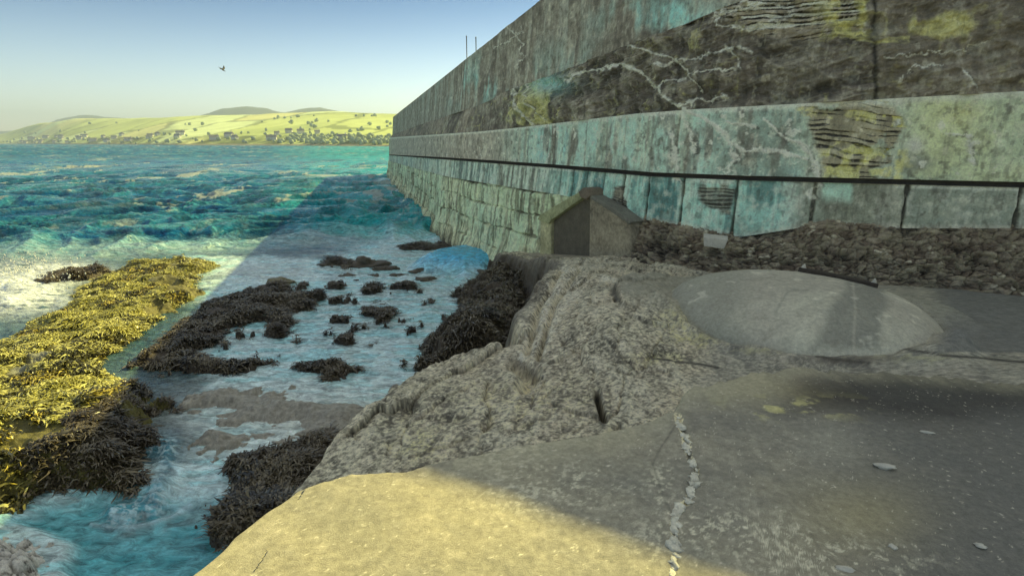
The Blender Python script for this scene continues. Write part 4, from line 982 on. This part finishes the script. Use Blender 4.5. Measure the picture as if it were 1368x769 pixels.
# spray thrown up where the wave breaks on the reef
V, Fc = [], []
for k in range(900):
    x_ = random.gauss(30, 48); y_ = random.gauss(372, 13)
    if x_ > 120: continue
    x, y = on_level(x_, max(y_, 352), SEA); h_ = abs(random.gauss(0, .16))
    b = len(V); r = .008 + .02 * random.random() ** 3
    V += [(x + r, y, SEA + .12 + h_), (x - r * .5, y + r * .87, SEA + .12 + h_), (x - r * .5, y - r * .87, SEA + .12 + h_), (x, y, SEA + .12 + h_ + r * 1.5), (x, y, SEA + .12 + h_ - r * 1.2)]
    Fc += [[b, b + 1, b + 3], [b + 1, b + 2, b + 3], [b + 2, b, b + 3], [b + 1, b, b + 4], [b + 2, b + 1, b + 4], [b, b + 2, b + 4]]
M_foam = surf_mat('white_spray', attr=False, base=(.85, .85, .8), fine=30, vary=.05, rough=.6)
mesh_obj('spray', V, Fc, M_foam, label='white spray thrown up where the wave breaks on the reef', cat='spray', kind='stuff')

# ================================================================ FAR SHORE
def ridge_mesh(name, shore_D, ridge_D, prof, colr_fn, xs=(-520, 1900), seed=0):
    nx_, ny_ = 700, 70
    pxs = np.linspace(xs[0], xs[1], nx_)
    top = np.interp(pxs, [p[0] for p in prof], [p[1] for p in prof]) + fbm(pxs * .02, pxs * 0, o=4, seed=seed) * 1.2
    sD = np.interp(pxs, [p[0] for p in shore_D], [p[1] for p in shore_D])
    f = np.linspace(0, 1, ny_)[:, None]
    D = sD[None] * (1 - f) + (sD[None] + ridge_D) * f
    zt = (HZ - top) / F * (sD + ridge_D)
    X = (pxs[None] - 684) / F / CP * D * (1 / 1.0) * .96
    rise = np.interp(f, [0, .02, .3, .8, 1], [0, .03, .33, .9, 1])
    Z = SEA - .6 + (zt[None] + 3.5) * rise + (zt[None]) * .05 * fbm(X * .004, D * .004, o=4, seed=seed + 1) * f
    # far side falls away again
    X = np.vstack([X, X[-1:] * 1.15]); D = np.vstack([D, D[-1:] * 1.15]); Z = np.vstack([Z, Z[-1:] * 0 + SEA - 1])
    c = colr_fn(X, D, Z, np.vstack([f + X[:-1] * 0, X[:1] * 0 + 1]))
    return mesh_obj(name, np.stack([X, D, Z], -1), grid_faces(*X.shape), M_hill, c, kind='structure')
def c_near(X, D, Z, f):
    d1, d2, iv = worley(X * .006 + fbm(X * .01, D * .01, seed=5) * .2, D * .0022, 305)
    c = np.broadcast_to(lin(206, 218, 160, 1.1), X.shape + (3,)).copy()
    c = mixc(c, (iv > .55) * .8, lin(196, 206, 124, .95)); c = mixc(c, (iv < .22) * .8, lin(222, 220, 150, .9)); c = mixc(c, (d2 - d1 < .06) * .5, lin(90, 112, 74, .4))
    c = mixc(c, ss(.1, .5, fbm(X * .008, D * .004, o=5, seed=6)) * .5, lin(150, 164, 100, 1.)); c = mixc(c, (f < .16) * ss(-.3, .3, fbm(X * .03, D * .01, o=4, seed=8)) * .8, lin(88, 104, 80, .4)); c = mixc(c, (f < .022), lin(170, 165, 150, .6))
    return c
def c_back(X, D, Z, f):
    return np.broadcast_to(lin(120, 128, 104, .5), X.shape + (3,)) * (1 + .3 * fbm(X * .002, D * .002, o=4, seed=9))[..., None]
shoreD = [(-600, 2600), (9, 2300), (100, 1500), (250, 900), (500, 600), (900, 560), (1900, 700)]
near_prof = [(-600, 186), (9, 184), (30, 179), (75, 167), (130, 161), (200, 161), (260, 159), (300, 156), (380, 155), (450, 153), (525, 155), (700, 160), (1000, 165), (1900, 172)]
back_prof = [(-600, 188), (60, 176), (100, 162), (130, 157), (165, 159), (230, 163), (285, 157), (315, 148), (345, 146), (370, 149), (392, 154), (425, 148), (440, 147), (470, 153), (525, 156), (700, 150), (1900, 170)]
ridge_mesh('hills', shoreD, 900, near_prof, c_near, seed=310)
ridge_mesh('far_hills', [(a_, b_ + 1800) for a_, b_ in shoreD], 1200, back_prof, c_back, seed=320)

# woods along the far shore: one mass of clumps
V, Fc, CC = [], [], []
def shore_at(p): return float(np.interp(p, [a_ for a_, b_ in shoreD], [b_ for a_, b_ in shoreD]))
def far_pos(p, dd):
    D = shore_at(p) + dd; return (p - 684) / F / CP * D * .96, D
def hill_h(p, dd):
    top = float(np.interp(p, [a_[0] for a_ in near_prof], [a_[1] for a_ in near_prof])); D = shore_at(p)
    zt = (HZ - top) / F * (D + 900); return SEA - .6 + (zt + 3.5) * float(np.interp(dd / 900, [0, .02, .3, .8, 1], [0, .03, .33, .9, 1]))
Vw = []; cw = []
nw = 520
for k in range(nw):
    p = random.uniform(380, 640) if k % 2 else random.uniform(-150, 640)
    dd = random.uniform(15, 130) if k % 3 else random.uniform(100, 600)
    if dd > 130 and noise(np.array([p * .05]), np.array([dd * .02]), seed=4)[0] < .1: continue
    x, y = far_pos(p, dd); z = hill_h(p, dd); r = (random.uniform(1.3, 2.9)) * (1 + y / 3000)
    lump(V, Fc, (x, y, z + r * .6), r, random.uniform(.8, 1.2), k, (4, 6), .5, (1.2, 1))
mesh_obj('shore_wood', V, Fc, surf_mat('wood_foliage', attr=False, base=(.34, .40, .26), fine=.3, vary=.5, rough=1, spec=0), kind='stuff', label='dark trees and hedges along the far shore and fields', cat='wood')

# cottages of the far village
def cottage(w_, d_, h_, i):
    V, Fc = [], []; box(V, Fc, (0, 0, h_ / 2), (w_, d_, h_)); box(V, Fc, (w_ * .38, 0, h_ + h_ * .75), (w_ * .1, d_ * .2, h_ * .4))
    root = empty('cottage')
    mesh_obj('walls', V, Fc, M_pale, smooth=False, parent=root)
    e = .4; R_ = [(-w_ / 2 - e, -d_ / 2 - e, h_ - .1), (w_ / 2 + e, -d_ / 2 - e, h_ - .1), (w_ / 2 + e, d_ / 2 + e, h_ - .1), (-w_ / 2 - e, d_ / 2 + e, h_ - .1), (-w_ / 2 - e, 0, h_ + h_ * .65), (w_ / 2 + e, 0, h_ + h_ * .65)]
    mesh_obj('roof', R_, [[0, 1, 5, 4], [2, 3, 4, 5], [0, 4, 3], [1, 2, 5], [3, 2, 1, 0]], M_slate, smooth=False, parent=root)
    return root
protos = [cottage(11, 7, 5, 0), cottage(15, 8, 5.5, 1), cottage(8, 7, 4, 2)]
used = set()
for k in range(40):
    p = random.choice([random.uniform(40, 260), random.uniform(40, 260), random.uniform(250, 480)])
    dd = random.uniform(20, 190)
    pr = protos[k % 3]
    if k < 3: r = pr
    else:
        r = pr.copy(); col.objects.link(r)
        for ch in pr.children:
            q = ch.copy(); col.objects.link(q); q.parent = r
    x, y = far_pos(p, dd); r.location = (x, y, hill_h(p, dd) - .3); r.rotation_euler.z = random.uniform(-.6, .6); s_ = .75 + y / 5000; r.scale = (s_, s_, s_)
    r['label'] = 'tiny pale cottage of the village along the far shore'; r['category'] = 'house'; r['group'] = 'cottages on the far shore'

# ================================================================ BIRD
V, Fc = [], []
B = empty('seabird', on_depth(297, 93, 30), label='dark seabird gliding in the pale sky above the far hills', cat='bird')
prof = [(-.24, .004), (-.2, .03), (-.1, .06), (0, .068), (.1, .055), (.16, .034), (.2, .036), (.235, .02), (.28, .003)]
for x, r in prof: V += [(x, r * math.cos(q * math.pi / 4), r * .9 * math.sin(q * math.pi / 4)) for q in range(8)]
for i in range(len(prof) - 1): Fc += [[i * 8 + j, i * 8 + 8 + j, i * 8 + 8 + (j + 1) % 8, i * 8 + (j + 1) % 8] for j in range(8)]
mesh_obj('body', V, Fc, M_bird, parent=B)
for s_ in (-1, 1):
    out = [(0, .10, -.06), (.18, .11, -.05), (.34, .05, -.09), (.55, -.10, -.13)]
    V = []; 
    for y, l, t_ in out:
        V += [(l, s_ * (y + .03), .02 + .12 * math.sin(y * 3)), ((l + t_) / 2, s_ * (y + .03), .035 + .12 * math.sin(y * 3)), (t_, s_ * (y + .03), .018 + .12 * math.sin(y * 3)), ((l + t_) / 2, s_ * (y + .03), .008 + .12 * math.sin(y * 3))]
    Fc = []
    for i in range(3): Fc += [[i * 4 + j, i * 4 + (j + 1) % 4, i * 4 + 4 + (j + 1) % 4, i * 4 + 4 + j] for j in range(4)]
    Fc += [[0, 1, 2, 3], [15, 14, 13, 12]]
    mesh_obj('wing', V, Fc, M_bird, parent=B)
V, Fc = [], []; box(V, Fc, (-.26, 0, 0), (.12, .07, .008)); mesh_obj('tail', V, Fc, M_bird, parent=B, smooth=False)
B.scale = (.62, .62, .62); B.rotation_euler = (math.radians(25), math.radians(35), .4)

# ================================================================ AIR
V, Fc = [], []; box(V, Fc, (0, 2600, 132), (9000, 7400, 278))
m = bpy.data.materials.new('sea_air'); m.use_nodes = True; nt = m.node_tree
nt.nodes.remove(nt.nodes['Principled BSDF']); pv = nt.nodes.new('ShaderNodeVolumePrincipled')
pv.inputs['Density'].default_value = .00024; pv.inputs['Color'].default_value = (.66, .80, 1, 1); pv.inputs['Anisotropy'].default_value = .3
nt.links.new(pv.outputs[0], nt.nodes['Material Output'].inputs['Volume'])
mesh_obj('haze', V, Fc, m, smooth=False, kind='stuff', label='pale sea haze that fades the far shore', cat='haze')
